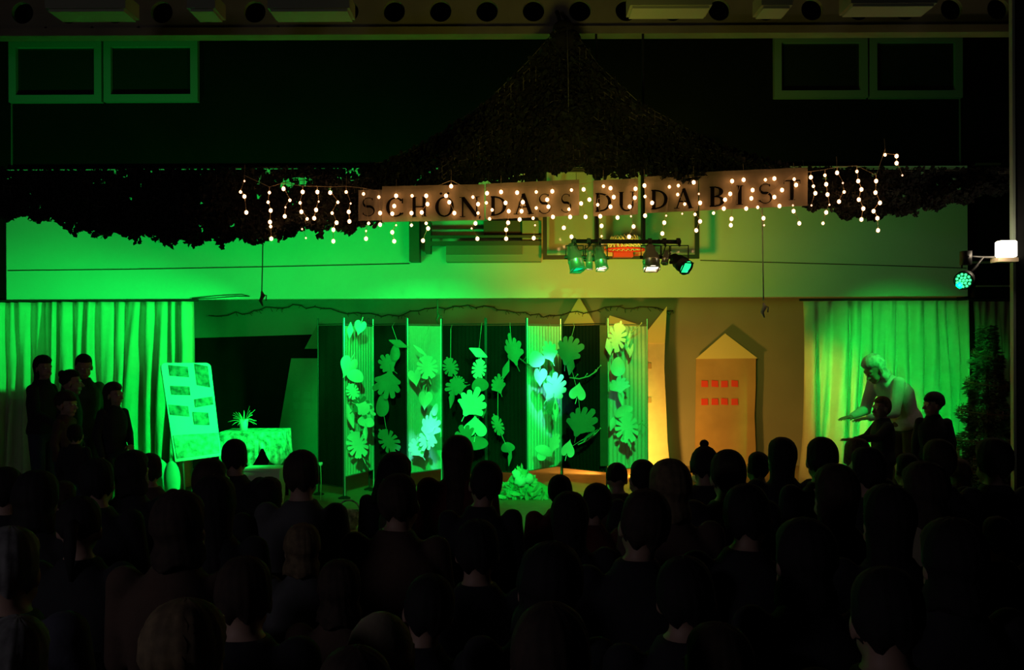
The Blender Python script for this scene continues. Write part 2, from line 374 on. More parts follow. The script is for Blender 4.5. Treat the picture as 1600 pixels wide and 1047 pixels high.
def board(parent, name, poly, Y, th, mt):
    "cut-out card: outline given by photo points, standing at distance Y"
    pts = [P(x, y, Y) for x, y in poly]; m = MB(); n = len(pts)
    m.add([(p.x, Y, max(p.z, SZ+0.005)) for p in pts]+[(p.x, Y+th, max(p.z, SZ+0.005)) for p in pts], [tuple(range(n)), tuple(range(2*n-1, n-1, -1))]+[(i, i+n, (i+1) % n+n, (i+1) % n) for i in range(n)])
    return m.build(name, mt, parent)
def house(label, roof, body, wins, Y, mr, mb_, mw, loc, ws=9):
    t = thing('cardboard_house', label, 'stage prop', loc, 'cardboard houses on the stage back wall')
    wp = board(t, 'wall_panel', body, Y, 0.02, mb_)
    if roof: board(t, 'roof', roof, Y-0.015, 0.015, mr)
    for x, y in wins:
        h = ws/2; q = random.uniform(-1, 1)
        board(wp, 'window', [(x-h, y-h+q), (x+h, y-h), (x+h+0.5, y+h), (x-h, y+h+q)], Y-0.008, 0.007, mw)
    return t
p = P(1134, 745, 13.7); house('brown paper house with a pale pointed roof and eight red windows', [(1087, 561), (1133, 521), (1184, 560)], [(1088, 560), (1181, 560), (1181, 600), (1179, 650), (1181, 700), (1180, 760), (1086, 760), (1087, 650)], [(x, y) for y in (600, 628) for x in (1101, 1117, 1132, 1148)], 13.72, yellowp, kraft, redp, (p.x, 13.7, SZ), 10)
p = P(1020, 745, 13.5); house('tall amber lit tower cut-out with a jagged pointed roof beside the last screen', [(990, 536), (1014, 514), (1042, 479), (1041, 500), (1039, 536)], [(985, 534), (1039, 534), (1038, 575), (1041, 640), (1043, 690), (1047, 760), (985, 760)], [(1013, 572), (1013, 625)], 13.5, yellowp, mat('cream_card', (0.7, 0.6, 0.42), 0.85, noise=0.1), kraft, (p.x, 13.5, SZ), 9)
p = P(905, 745, 13.72); house('pale pointed roof cut-out showing above the dark screen with the heart leaf', [(880, 507), (905, 464), (930, 507)], [(882, 506), (928, 506), (930, 760), (880, 760)], [], 13.7, yellowp, kraft, kraft, (p.x, 13.7, SZ))
p = P(465, 745, 13.5); house('green lit house cut-out with four faint windows left of the screens', [(476, 545), (498, 503), (520, 545)], [(455, 560), (540, 560), (540, 760), (415, 760), (433, 690), (444, 625)], [(x, y) for y in (618, 634) for x in (463, 480)], 13.45, paperm, mat('green_card', (0.20, 0.24, 0.19), 0.9, noise=0.1), greycard, (p.x, 13.45, SZ), 10)
p = P(955, 745, 13.6); house('narrow pointed roof tip peeking over the right-hand light screen', [(940, 520), (953, 493), (1000, 508), (1000, 520)], [(942, 518), (995, 518), (995, 760), (942, 760)], [], 13.62, yellowp, kraft, kraft, (p.x, 13.62, SZ))
# wiry garland along the top of the back wall
rnd = random.Random(5); pts = []; m = MB(); x = 330
y = 486
while x < 1060:
    pts.append(P(x, y+7*math.sin(x/42)+rnd.uniform(-3, 3), 13.68)); x += rnd.uniform(6, 14)
m.tube(pts, 0.008, 5)
for q in pts:
    for _ in range(2):
        d = Vector((rnd.uniform(-1, 1), rnd.uniform(-0.4, 0.2), rnd.uniform(-1, 0.6)))*0.05; m.tube([q, q+d*0.6, q+d+Vector((0.01, 0, -0.01))], 0.004, 4)
tag(m.build('twig_garland', mat('twig', (0.05, 0.05, 0.03), 0.9), None, True), 'dark wiry twig garland strung along the top of the stage back wall', 'garland')

# ------------------------------------------------------------------ screens
screens = [  # x left, x right, Y left, Y right, bottom y, cloth, pleat, label
    (497, 536, 11.30, 11.00, 753, blackcl, 0, 'narrow black cloth screen at the left end of the row'),
    (538, 583, 11.00, 11.60, 742, sheer, 1, 'pale green lit screen between the two left black screens'),
    (576, 635, 11.66, 11.30, 745, blackcl, 0, 'black cloth screen with dark hand-shaped paper leaves'),
    (637, 689, 11.30, 11.70, 737, sheer, 1, 'pale screen with bright leaves, second pale one from the left'),
    (691, 758, 11.72, 11.50, 735, blackcl, 2, 'pleated black screen left of the middle of the row'),
    (760, 822, 11.52, 11.30, 733, blackcl, 2, 'black screen directly left of the third pale screen'),
    (824, 876, 11.30, 11.80, 733, sheer, 1, 'third pale screen from the left, facing the heap of flowers'),
    (878, 947, 11.82, 11.40, 728, blackcl, 2, 'black pleated screen with a single heart-shaped leaf and a brown edge'),
    (950, 1011, 11.40, 11.85, 733, sheer, 1, 'pale screen at the right end beside the amber tower'),
]
for (xl, xr, Yl, Yr, yb, mt, pl, lb) in screens:
    A = P(xl, 507, Yl); B = P(xr, 507, Yr); zt = A.z; zb = P(xl, yb, Yl).z
    d = Vector((B.x-A.x, B.y-A.y, 0)); L = d.length; d.normalize(); nrm = Vector((d.y, -d.x, 0))
    t = thing('folding_screen', lb, 'screen', ((A.x+B.x)/2, (Yl+Yr)/2, SZ), 'cloth screens standing in a zigzag row')
    nn = 48; nz = 8; vs = []
    for j in range(nz+1):
        for i in range(nn+1):
            u = i/nn; amp = (0.004, 0.006, 0.016)[pl]; fr = (3, 26, 9)[pl]
            q = A+d*(0.008+(L-0.016)*u)+nrm*amp*math.sin(2*PI*fr*u*L/0.45+0.5*math.sin(j*0.5)); vs.append((q.x, q.y, zt-0.015+(zb-zt)*j/nz))
    fs = [(j*(nn+1)+i, j*(nn+1)+i+1, (j+1)*(nn+1)+i+1, (j+1)*(nn+1)+i) for j in range(nz) for i in range(nn)]
    k = len(vs); m = MB(); m.add(vs+[(x, y+0.003, z) for x, y, z in vs], fs+[tuple(q+k for q in f[::-1]) for f in fs]); m.build('cloth', mt, t, True)
    for q in (A, B):
        pp = MB().tube([(q.x, q.y, SZ), (q.x, q.y, zt+0.07)], 0.009, 8).build('pole', polem if mt is sheer else blackm, t)
        f = MB(); f.lathe((q.x, q.y, SZ), [(0.0, 0), (0.06, 0), (0.06, 0.012), (0.015, 0.03), (0.0, 0.03)], 14); f.build('foot', blackm, pp)
    MB().tube([(A.x, A.y, zt), (B.x, B.y, zt)], 0.007, 8).build('top_rail', polem if mt is sheer else blackm, t)
    MB().tube([(A.x, A.y, zb-0.02), (B.x, B.y, zb-0.02)], 0.006, 8).build('bottom_rail', polem if mt is sheer else blackm, t)
a = P(941, 507, 11.36); b = P(949, 728, 11.36)
m = MB(); m.bb((a.x-0.03, 11.345, b.z), (a.x+0.055, 11.352, a.z-0.01)); tag(m.build('hanging_cloth', browncl), 'narrow brown cloth strip hanging at the edge of the right-hand black screen', 'cloth')

# ------------------------------------------------------------------ paper leaves
def leaf_outline(kind, rnd):
    pts = []
    if kind == 'heart':
        for i in range(40):
            a = 2*PI*i/40; x = 16*math.sin(a)**3; y = 13*math.cos(a)-5*math.cos(2*a)-2*math.cos(3*a)-math.cos(4*a)
            pts.append((x/34, -(-y)/34*1.1))
        pts = [(x, y) for x, y in pts]
    elif kind == 'oval':
        for i in range(32):
            a = 2*PI*i/32; pts.append((0.5*math.cos(a)*(1-0.25*math.sin(a)), 0.5*math.sin(a)))
    elif kind == 'lance':
        for i in range(32):
            a = 2*PI*i/32; c, s_ = math.cos(a), math.sin(a); pts.append((0.5*c*(abs(c)**0.5)*0.8 if abs(c) < 0.3 else 0.42*c, 0.5*s_*(0.7+0.3*abs(s_))))
        pts = [(x*(1-abs(y)*1.3), y) for x, y in pts]
    elif kind == 'hand':   # open fan with rounded fingers rising from a narrow base
        nf = 7; a0 = 22; span = 136
        pts = [(-0.05, -0.52), (0.05, -0.52), (0.12, -0.40)]
        for k in range(nf):
            c_ = R(a0+span*k/(nf-1)); h_ = R(span/(nf-1))/2; L = 0.84*(0.62+0.38*math.sin(PI*(k+0.8)/nf))*rnd.uniform(0.88, 1.08)
            for dd, rr_ in ((-0.99, 0.36), (-0.86, L*0.75), (-0.66, L*0.95), (-0.2, L), (0.2, L), (0.66, L*0.95), (0.86, L*0.75)):
                pts.append((math.cos(c_+h_*dd)*rr_*0.9, -0.34+math.sin(c_+h_*dd)*rr_))
        pts += [(-0.12, -0.40)]
    else:  # split leaf: pointed oval with slots cut into both sides
        for i in range(96):
            a = 2*PI*i/96; s_ = math.sin(a); base = 0.5*(0.86+0.14*abs(s_)) if s_ > 0 else 0.5*(0.86+0.14*abs(s_))
            if i in (23, 24, 25): base *= 1.15
            if i in (71, 72, 73): base *= 0.72
            ph_ = (i % 8); slot = ph_ in (3, 4) and (i < 18 or 30 < i < 66 or i > 78)
            r_ = base*(0.50 if slot else 1.0)*(0.94 if ph_ in (2, 5) else 1)
            pts.append((r_*math.cos(a), r_*math.sin(a)))
    return pts
def add_leaf(parent, kind, px, py, wpx, hpx, rot, Y, mt, rnd):
    c = P(px, py, Y); s_ = Y/1600; pts = leaf_outline(kind, rnd); cx = sum(p[0] for p in pts)/len(pts); cy = sum(p[1] for p in pts)/len(pts)
    if kind in ('hand', 'monstera', 'oval', 'lance'): cx = cy = 0
    ca, sa = math.cos(R(rot)), math.sin(R(rot)); yaw = rnd.uniform(-0.5, 0.5); curl = rnd.uniform(0.25, 0.7)*rnd.choice((1, 1, -1)); vs = []; n = len(pts)
    M = Matrix.Rotation(yaw, 3, 'Z')
    def tr(x, y, off):
        yy = -curl*(x*x+0.5*y*y)*max(wpx, hpx)*s_*0.9-off
        X, Z = x*wpx*s_, y*hpx*s_; X, Z = X*ca-Z*sa, X*sa+Z*ca
        return c+M @ Vector((X, yy, Z))
    fr = []
    for off in (0, 0.003):
        fr.append([tr(cx, cy, off)]+[tr(cx+(x-cx)*k, cy+(y-cy)*k, off) for k in (0.33, 0.66, 1.0) for x, y in pts])
    vs = fr[0]+fr[1]; N = len(fr[0]); fs = []
    for i in range(n):
        j = (i+1) % n
        for o_, fl in ((0, 1), (N, 0)):
            q = [(o_, o_+1+i, o_+1+j)]+[(o_+1+k*n+i, o_+1+(k+1)*n+i, o_+1+(k+1)*n+j, o_+1+k*n+j) for k in (0, 1)]
            fs += [f[::-1] if fl else f for f in q]
        fs.append((1+2*n+i, 1+2*n+j, N+1+2*n+j, N+1+2*n+i))
    m = MB(); m.add(vs, fs)
    if kind in ('hand', 'heart', 'monstera'):  # short stalk
        e = tr(0, -0.5 if kind != 'heart' else 0.3, 0.0); e2 = tr(0.03, -0.72 if kind != 'heart' else 0.62, 0.0); m.tube([e, e2], 0.004, 5)
    m.build('leaf', mt, parent)
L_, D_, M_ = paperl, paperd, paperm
garl = [
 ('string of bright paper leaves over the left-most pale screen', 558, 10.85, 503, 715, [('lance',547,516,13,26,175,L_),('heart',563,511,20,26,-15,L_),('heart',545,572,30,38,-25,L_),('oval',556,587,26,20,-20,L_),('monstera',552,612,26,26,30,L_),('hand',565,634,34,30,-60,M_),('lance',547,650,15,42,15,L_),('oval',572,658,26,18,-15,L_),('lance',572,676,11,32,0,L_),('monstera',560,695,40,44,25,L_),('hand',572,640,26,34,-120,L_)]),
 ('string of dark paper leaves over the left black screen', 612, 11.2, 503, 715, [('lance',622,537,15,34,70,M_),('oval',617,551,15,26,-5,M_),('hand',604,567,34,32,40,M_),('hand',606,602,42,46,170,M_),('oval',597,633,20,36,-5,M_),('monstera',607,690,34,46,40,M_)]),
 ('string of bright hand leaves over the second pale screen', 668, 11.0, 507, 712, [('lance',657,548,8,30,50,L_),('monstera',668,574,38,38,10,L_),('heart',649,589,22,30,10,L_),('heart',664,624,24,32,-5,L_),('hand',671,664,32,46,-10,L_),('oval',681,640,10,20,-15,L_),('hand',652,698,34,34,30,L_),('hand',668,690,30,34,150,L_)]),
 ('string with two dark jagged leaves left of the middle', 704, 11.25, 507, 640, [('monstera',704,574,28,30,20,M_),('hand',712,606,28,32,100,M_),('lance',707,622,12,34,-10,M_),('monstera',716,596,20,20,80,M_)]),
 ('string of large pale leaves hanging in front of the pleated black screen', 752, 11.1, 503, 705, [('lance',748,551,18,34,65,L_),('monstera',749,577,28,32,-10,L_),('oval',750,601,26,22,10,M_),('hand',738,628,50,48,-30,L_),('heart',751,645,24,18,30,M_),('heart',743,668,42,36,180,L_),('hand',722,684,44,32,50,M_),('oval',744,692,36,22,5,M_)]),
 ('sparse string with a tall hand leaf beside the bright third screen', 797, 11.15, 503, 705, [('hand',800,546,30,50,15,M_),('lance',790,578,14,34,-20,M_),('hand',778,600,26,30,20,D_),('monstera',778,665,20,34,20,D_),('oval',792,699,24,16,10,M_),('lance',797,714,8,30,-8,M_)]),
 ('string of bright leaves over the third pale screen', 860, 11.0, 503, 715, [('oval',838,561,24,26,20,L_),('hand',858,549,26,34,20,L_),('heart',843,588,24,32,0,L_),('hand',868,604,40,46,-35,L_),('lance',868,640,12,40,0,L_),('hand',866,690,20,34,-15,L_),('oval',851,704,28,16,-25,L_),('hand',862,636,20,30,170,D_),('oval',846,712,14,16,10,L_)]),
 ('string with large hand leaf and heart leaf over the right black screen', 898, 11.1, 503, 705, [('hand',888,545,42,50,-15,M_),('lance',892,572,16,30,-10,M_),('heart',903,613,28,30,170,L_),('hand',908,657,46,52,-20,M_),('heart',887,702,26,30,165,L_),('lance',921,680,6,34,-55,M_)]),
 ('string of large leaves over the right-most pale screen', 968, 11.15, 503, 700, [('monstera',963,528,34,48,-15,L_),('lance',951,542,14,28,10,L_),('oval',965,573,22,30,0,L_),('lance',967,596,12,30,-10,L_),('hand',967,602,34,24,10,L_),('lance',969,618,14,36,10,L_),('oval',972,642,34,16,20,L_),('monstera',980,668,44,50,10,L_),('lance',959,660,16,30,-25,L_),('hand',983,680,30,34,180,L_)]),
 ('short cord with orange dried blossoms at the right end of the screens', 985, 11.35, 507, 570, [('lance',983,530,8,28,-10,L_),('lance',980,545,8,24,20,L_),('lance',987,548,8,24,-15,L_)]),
]
rnd = random.Random(9)
for (lb, sx, Y, yt, yb, lv) in garl:
    a = P(sx, yt, Y); t = thing('leaf_garland', lb, 'garland', (a.x, Y, P(sx, yb, Y).z), 'paper leaf garlands')
    m = MB(); b = P(sx+3, yb, Y); ytop = P(sx, yt-6, Y+0.25)
    cur = [Vector((a.x, Y+0.28, a.z+0.0)), Vector((a.x, Y+0.05, a.z-0.05))]
    for q in sorted(lv, key=lambda l: l[2]): cur.append(P(q[1], q[2], Y)+Vector((0, 0.008, 0)))
    m.tube(cur, 0.0025, 5); m.build('cord', mat('cord_pale', (0.4, 0.5, 0.35), 0.8), t)
    for (k, x, y, w_, h_, r_, mt) in lv: add_leaf(t, k, x, y, w_, h_, r_, Y-rnd.uniform(0.0, 0.05), mt, rnd)
# twigs hooked on the screens
def twig(label, pts, Y, mt=None, parts=0):
    m = MB(); q = [P(x, y, Y) for x, y in pts]; m.tube(q, [0.007]*(len(q)-1)+[0.003], 6)
    for i in range(len(q)-1):
        c = (q[i]+q[i+1])/2; m.tube([c, c+Vector((0.03, -0.01, 0.035))], 0.003, 5); m.ell(c+Vector((0.035, -0.01, 0.04)), 0.009, 8, 6)
    return tag(m.build('twig', mt or mat('twig_pale', (0.5, 0.45, 0.3), 0.8), None, True), label, 'twig')
twig('thin twig with small buds beside the heart-shaped leaf', [(890, 590), (905, 592), (920, 588), (932, 580), (935, 574)], 11.3)
twig('thin twig low on the right black screen', [(903, 695), (918, 688), (930, 678), (936, 672)], 11.3)
twig('thick pale stick fixed at the top corner of the right-most screen', [(981, 524), (992, 515), (1003, 506)], 11.35)
twig('short pale twig at the lower edge of the right-most screen', [(994, 665), (1003, 662), (1010, 668)], 11.35)
twig('short dark twig crossing from the pleated screen to the third pale one', [(812, 560), (822, 568), (832, 573)], 11.2, mat('twig_dark', (0.08, 0.09, 0.05), 0.8))

# ------------------------------------------------------------------ backboard, brackets, lamp bar
YBB = 11.6
a = P(848, 262, YBB); b = P(1093, 404, YBB)
t = thing('basketball_backboard', 'clear basketball backboard in a black frame behind the lamp bar', 'backboard', ((a.x+b.x)/2, YBB, b.z))
fw = 0.045
m = MB(); m.bb((a.x, YBB, b.z), (b.x, YBB+0.05, b.z+fw)); m.bb((a.x, YBB, a.z-fw), (b.x, YBB+0.05, a.z)); m.bb((a.x, YBB, b.z+fw), (a.x+fw, YBB+0.05, a.z-fw)); m.bb((b.x-fw, YBB, b.z+fw), (b.x, YBB+0.05, a.z-fw)); m.build('frame', blackm, t)
gl = bpy.data.materials.new('clear_sheet'); gl.use_nodes = True; nt = gl.node_tree; nt.nodes.clear()
o1 = nt.nodes.new('ShaderNodeOutputMaterial'); mx = nt.nodes.new('ShaderNodeMixShader'); tr_ = nt.nodes.new('ShaderNodeBsdfTransparent'); g1 = nt.nodes.new('ShaderNodeBsdfGlossy'); g1.inputs['Roughness'].default_value = 0.05
tr_.inputs[0].default_value = (0.93, 0.95, 0.93, 1); mx.inputs[0].default_value = 0.06; nt.links.new(tr_.outputs[0], mx.inputs[1]); nt.links.new(g1.outputs[0], mx.inputs[2]); nt.links.new(mx.outputs[0], o1.inputs[0])
MB().bb((a.x+fw, YBB+0.02, b.z+fw), (b.x-fw, YBB+0.032, a.z-fw)).build('panel', gl, t)
for px in (933, 1006):
    q = P(px, 300, YBB); MB().bb((q.x-0.024, YBB+0.05, b.z+0.02), (q.x+0.024, YBB+0.10, a.z)).build('brace', blackm, t)
for px in (870, 1070):
    q = P(px, 330, YBB)
    MB().tube([(q.x, YBB+0.05, q.z+0.2), (q.x, 12.0, q.z+0.2)], 0.025).build('wall_arm', blackm, t)
# hoop: red bracket plate, ring, net folded up over it
h = P(972, 399, YBB-0.02)
r = MB(); c = Vector((h.x, YBB-0.38, h.z+0.03)); rg = 0.225
r.tube([c+Vector((rg*math.cos(2*PI*i/28), rg*math.sin(2*PI*i/28), 0)) for i in range(29)], 0.011, 8); r.build('hoop', redm, t, True)
MB().bb((h.x-0.11, YBB-0.16, h.z-0.03), (h.x+0.11, YBB, h.z+0.11)).build('bracket', redm, t)
r = MB(); rr2 = random.Random(3)
for i in range(26):
    an = 2*PI*i/26; p0 = c+Vector((rg*math.cos(an), rg*math.sin(an), 0)); p1 = c+Vector((0.19*math.cos(an+0.3), 0.19*math.sin(an+0.3), 0.07)); p2 = c+Vector((0.15*math.cos(an-0.1), 0.15*math.sin(an-0.1), 0.14+0.02*rr2.random()))
    r.tube([p0, p1, p2], 0.006, 5); p1 = c+Vector((0.19*math.cos(an-0.3), 0.19*math.sin(an-0.3), 0.07)); r.tube([p0, p1, p2], 0.006, 5)
r.build('net', netw, t, True)
m = MB(); q0 = P(944, 378, YBB-0.03); q1 = P(1018, 400, YBB-0.03); m.bb((q0.x, YBB-0.03, q1.z), (q1.x, YBB-0.012, q0.z)); m.build('red_pad', mat('red_pad', (0.5, 0.05, 0.03), 0.7, col2=(0.75, 0.55, 0.35), nscale=9), t)
# folded steel bracket left of the backboard
q = P(650, 400, 11.8); t = thing('wall_bracket', 'brown steel folding bracket mounted on the wall left of the backboard', 'bracket', (q.x, 12.0, q.z))
def pbar(name, x0, x1, y0, y1, Y, dep, mt):
    a = P(x0, y0, Y); b = P(x1, y1, Y); MB().bb((a.x, Y, b.z), (b.x, Y+dep, a.z)).build(name, mt, t)
pbar('post', 639, 655, 332, 408, 11.75, 0.25, rustm); pbar('post', 664, 673, 345, 395, 11.7, 0.2, rustm)
pbar('arm', 673, 846, 377, 383, 11.7, 0.06, rustm); pbar('arm', 664, 846, 368, 371, 11.7, 0.05, rustm)
pbar('beam', 697, 816, 383, 397, 11.72, 0.28, mat('grey_brown_steel', (0.17, 0.13, 0.08), 0.6)); pbar('lower_beam', 697, 846, 397, 408, 11.76, 0.24, mat('pale_steel', (0.30, 0.26, 0.18), 0.6))
pbar('end_plate', 816, 846, 345, 397, 11.75, 0.25, mat('pale_steel', (0.30, 0.26, 0.18), 0.6)); pbar('upper_beam', 756, 846, 345, 368, 11.8, 0.2, rustm)
# lamp bar
YL = 9.92
a = P(893, 377, YL); b = P(1064, 378, YL)
t = thing('lamp_bar', 'dark horizontal pipe carrying the stage lamps under the letter banner', 'lamp bar', ((a.x+b.x)/2, YL, a.z))
MB().tube([a, b], 0.02, 12).build('pipe', blackm, t, True)
for px in (933, 1006):
    q = P(px, 377, YL+0.03); MB().tube([(q.x, YL+0.04, q.z-0.03), (q.x, YL+0.04, zfl+0.005)], 0.012, 8).build('hanger', blackm, t)
MB().tube([P(900, 380, YL-0.03), P(905, 392, YL-0.05), P(918, 388, YL-0.04), P(925, 379, YL-0.03)], 0.005, 6).build('cable', blackm, t, True)
MB().tube([P(1022, 379, YL-0.03), P(1030, 374, YL-0.04), P(1040, 384, YL-0.05), P(1036, 397, YL-0.04), P(1026, 399, YL-0.03), P(1022, 390, YL-0.02)], 0.005, 6).build('cable', blackm, t, True)
def par(label, px, py, direction, length, rad, body, lens, bar_px, leds=0):
    c = P(px, py, YL-0.08); t = thing('stage_lamp', label, 'stage lamp', tuple(c), 'stage lamps on the bar')
    rot = Vector(direction).normalized().to_track_quat('Z', 'Y').to_matrix()
    m = MB(); prof = [(0.0, -length*0.5), (rad*0.45, -length*0.5), (rad*0.6, -length*0.42), (rad*0.62, -length*0.25), (rad*0.9, -length*0.1), (rad*0.92, length*0.12), (rad*0.98, length*0.14), (rad*0.98, length*0.18), (rad*0.92, length*0.2), (rad, length*0.5), (rad*0.93, length*0.5), (rad*0.86, length*0.3)]
    m.lathe(c, prof, 24, rot, cap=False); can = m.build('can', body, t, True)
    for k in range(12):   # cooling fins / grooves
        pass
    m = MB(); m.lathe(c, [(0.0, length*0.40), (rad*0.5, length*0.43), (rad*0.92, length*0.40), (rad*0.92, length*0.37), (0, length*0.37)], 24, rot, cap=False); m.build('lens', lens, can, True)
    m = MB(); m.lathe(c, [(rad*0.93, length*0.49), (rad*1.12, length*0.49), (rad*1.12, length*0.52), (rad*0.93, length*0.52)], 4, rot @ Matrix.Rotation(PI/4, 3, 'Z'), cap=False); m.build('gel_frame', body, can)
    top = P(bar_px, 377, YL); s_ = rot @ Vector((1, 0, 0)); s_ = Vector((1, 0, 0)) if abs(s_.x) < 0.3 else s_
    x = rad*1.08; m = MB(); m.tube([c+Vector((-x, 0, 0)), Vector((c.x-x, c.y, top.z-0.05)), Vector((c.x+x, c.y, top.z-0.05)), c+Vector((x, 0, 0))], 0.007, 6); m.tube([Vector((c.x, c.y, top.z-0.05)), (c.x, YL-0.02, top.z-0.02)], 0.012, 8); m.box((c.x, YL, top.z), (0.035, 0.055, 0.055)); yk = m.build('yoke', blackm, t)
    for sgn in (-1, 1): 
        m = MB(); m.lathe((c.x+sgn*x, c.y, c.z), [(0, -0.015), (0.016, -0.015), (0.016, 0.015), (0, 0.015)], 10, Matrix.Rotation(PI/2, 3, 'Y')); m.build('knob', blackm, yk)
    return t
lg = mat('green_gel', (0, 0.8, 0.3), 0.4, emit=(0.0, 0.75, 0.28), estr=1.0)
lgb = mat('green_lens', (0, 0.8, 0.4), 0.4, emit=(0.02, 1.0, 0.30), estr=1.3)
lw = mat('white_lens', (1, 0.9, 0.8), 0.4, emit=(1.0, 0.82, 0.6), estr=5)
par('chrome stage lamp with a green gel at the left end of the bar', 898, 402, (0.22, -0.40, -1), 0.28, 0.078, chrome, lg, 900)
par('small chrome stage lamp with a glowing white lens, second on the bar', 938, 403, (0.12, -0.40, -1), 0.24, 0.062, chrome, lw, 938)
par('small stage lamp squeezed in behind the second one on the bar', 921, 406, (-0.05, -0.15, -1), 0.18, 0.036, chrome, lw, 921)
par('wide chrome stage lamp with a broad glowing lens right of the hoop', 1017, 402, (0.02, -0.38, -1), 0.25, 0.086, chrome, lw, 1017)
par('tilted stage lamp with a bright green lens at the right end of the bar', 1062, 410, (0.55, -0.75, -0.6), 0.22, 0.078, blackm, lgb, 1052)
par('small chrome lamp beside the tilted green one', 1040, 402, (-0.2, -0.3, -0.9), 0.14, 0.036, chrome, chrome, 1044)
# LED par at the right edge of the opening
c = P(1507, 437, 8.85); t = thing('led_spotlight', 'round spotlight with many green lights at the right edge of the opening', 'stage lamp', tuple(c))
rot = Vector((-0.75, -0.9, -0.35)).normalized().to_track_quat('Z', 'Y').to_matrix()
m = MB(); m.lathe(c, [(0, -0.14), (0.04, -0.11), (0.07, -0.06), (0.08, 0.0), (0.08, 0.04), (0.072, 0.04), (0.072, 0.018), (0, 0.018)], 24, rot, cap=False); hs_ = m.build('housing', blackm, t, True)
for rad, n_ in ((0, 1), (0.028, 6), (0.055, 11)):
    for i in range(n_):
        q = c+rot @ Vector((rad*math.cos(2*PI*i/n_), rad*math.sin(2*PI*i/n_), 0.03)); MB().ell(q, 0.0115, 10, 6).build('led', mat('led_green', (0.1, 1, 0.5), 0.4, emit=(0.06, 1.0, 0.30), estr=1.8), hs_, True)
m = MB(); m.tube([c+Vector((0, 0.03, 0)), c+Vector((0.1, 0.02, 0.10)), c+Vector((0.2, 0.08, 0.2)), c+Vector((0.56, 0.16, 0.2))], 0.012); m.box(c+Vector((0.03, 0.04, 0.19)), (0.07, 0.09, 0.12)); m.tube([c+Vector((0.0, 0.05, 0.2)), c+Vector((0.0, 0.05, 0.1))], 0.008); m.tube([c+Vector((0.03, 0.0, 0.2)), c+Vector((0.2, 0.08, 0.2))], 0.01); m.build('bracket', blackm, t, True)
# lamp on the partition edge and rails behind it
c = P(1572, 390, 8.9); t = thing('wall_lamp', 'square glowing white lamp at the far right edge', 'lamp', tuple(c))
m = MB(); s_ = 0.068
m.loft([[c+Vector((sx*k, sy*k2, z)) for sx, sy in ((-1, -1), (1, -1), (1, 1), (-1, 1))] for k, k2, z in ((s_*0.9, 0.05, -s_*1.0), (s_, 0.06, -s_*0.85), (s_, 0.06, s_*0.95), (s_*0.85, 0.045, s_*1.12))]); m.build('shade', mat('lamp_white', (1, 1, 1), emit=(1, 0.86, 0.6), estr=6), t)
m = MB(); m.bb((c.x-0.1, c.y-0.07, c.z-0.11), (c.x+0.075, c.y+0.08, c.z-0.074)); m.build('base', mat('lamp_base', (0.75, 0.6, 0.42), 0.5), t)
MB().bb((c.x+0.02, c.y+0.0, c.z-0.075), (c.x+0.13, c.y+0.1, c.z-0.05)).build('mount', blackm, t)
point('wall_lamp_light', c+Vector((-0.12, -0.1, 0.02)), 5, (1, 0.8, 0.55), 0.05)
for k, (x0, x1, y, h_, mt, lb) in enumerate(((1516, 1552, 410, 3, mat('shiny_rail', (0.6, 0.5, 0.42), 0.3, 0.6), 'short shiny rail on the dark wall beside the glowing lamp'), (1527, 1582, 447, 2, mat('shiny_rail', (0.6, 0.5, 0.42), 0.3, 0.6), 'thin shiny rail above the black beam at the far right'), (1523, 1585, 457, 14, blackcl, 'black beam over the dim brown curtain at the far right'), (1526, 1564, 256, 3, rustm, 'faint short rail high on the dark wall at the far right'))):
    a = P(x0, y-h_/2, 11.95); b = P(x1, y+h_/2, 11.95)
    m = MB(); m.bb((a.x, 11.95, b.z), (b.x, 11.99, a.z)); t = thing('wall_rail', lb, 'rail', ((a.x+b.x)/2, 12.0, b.z)); m.build('bar', mt, t)
    for xx in (a.x+0.03, b.x-0.03): MB().bb((xx-0.012, 11.99, b.z+0.002), (xx+0.012, 12.1, a.z-0.002)).build('bracket', blackm, t)

# ------------------------------------------------------------------ cables and ropes
def rope(name, label, pts, Y, r, mt, hook=None, hm=None):
    q = [P(x, y, Y) for x, y in pts]; t = thing(name, label, name.split('_')[-1], tuple(q[-1])); MB().tube(q, r, 6).build('cord', mt, t, True)
    if hook:
        m = MB(); c = P(*hook, Y); m.tube([c+Vector((0, 0, 0.09)), c+Vector((0.012, 0, 0.05)), c+Vector((-0.012, 0, 0.0)), c+Vector((0.01, 0, -0.05))], [0.008, 0.022, 0.016, 0.006], 8); m.tube([c+Vector((0.0, 0, 0.06)), c+Vector((0.045, 0, 0.05)), c+Vector((0.04, 0, 0.0))], 0.006, 6); m.build('knot', hm or mt, t, True)
    return t
rope('hanging_rope', 'dark rope with a knotted end hanging in front of the left fascia', [(411, 366), (410, 420), (409, 458)], 9.68, 0.006, wirem, (409, 470))
rope('hanging_rope', 'pale rope hanging in front of the right fascia with a green lit knot', [(1190, 270), (1191, 330), (1192, 400), (1193, 470)], 9.64, 0.006, mat('pale_rope', (0.55, 0.6, 0.45), 0.8), (1193, 488))
rope('hanging_rope', 'short dark rope hanging at the top of the opening above the pleated screen', [(684, 462), (684, 480), (684, 498)], 12.1, 0.012, wirem, (684, 500))
rope('wall_cable', 'thin cable running along the left half of the pale fascia', [(12, 423), (200, 421), (420, 417), (640, 412)], 11.98, 0.005, wirem)
rope('wall_cable', 'thin cable running along the right half of the pale fascia', [(1094, 407), (1200, 410), (1350, 414), (1510, 419)], 11.98, 0.005, wirem)
rope('wall_cable', 'loose looped cord along the lower edge of the left fascia', [(300, 466), (340, 462), (378, 460), (390, 463), (370, 463), (335, 466), (300, 467)], 11.97, 0.005, wirem)
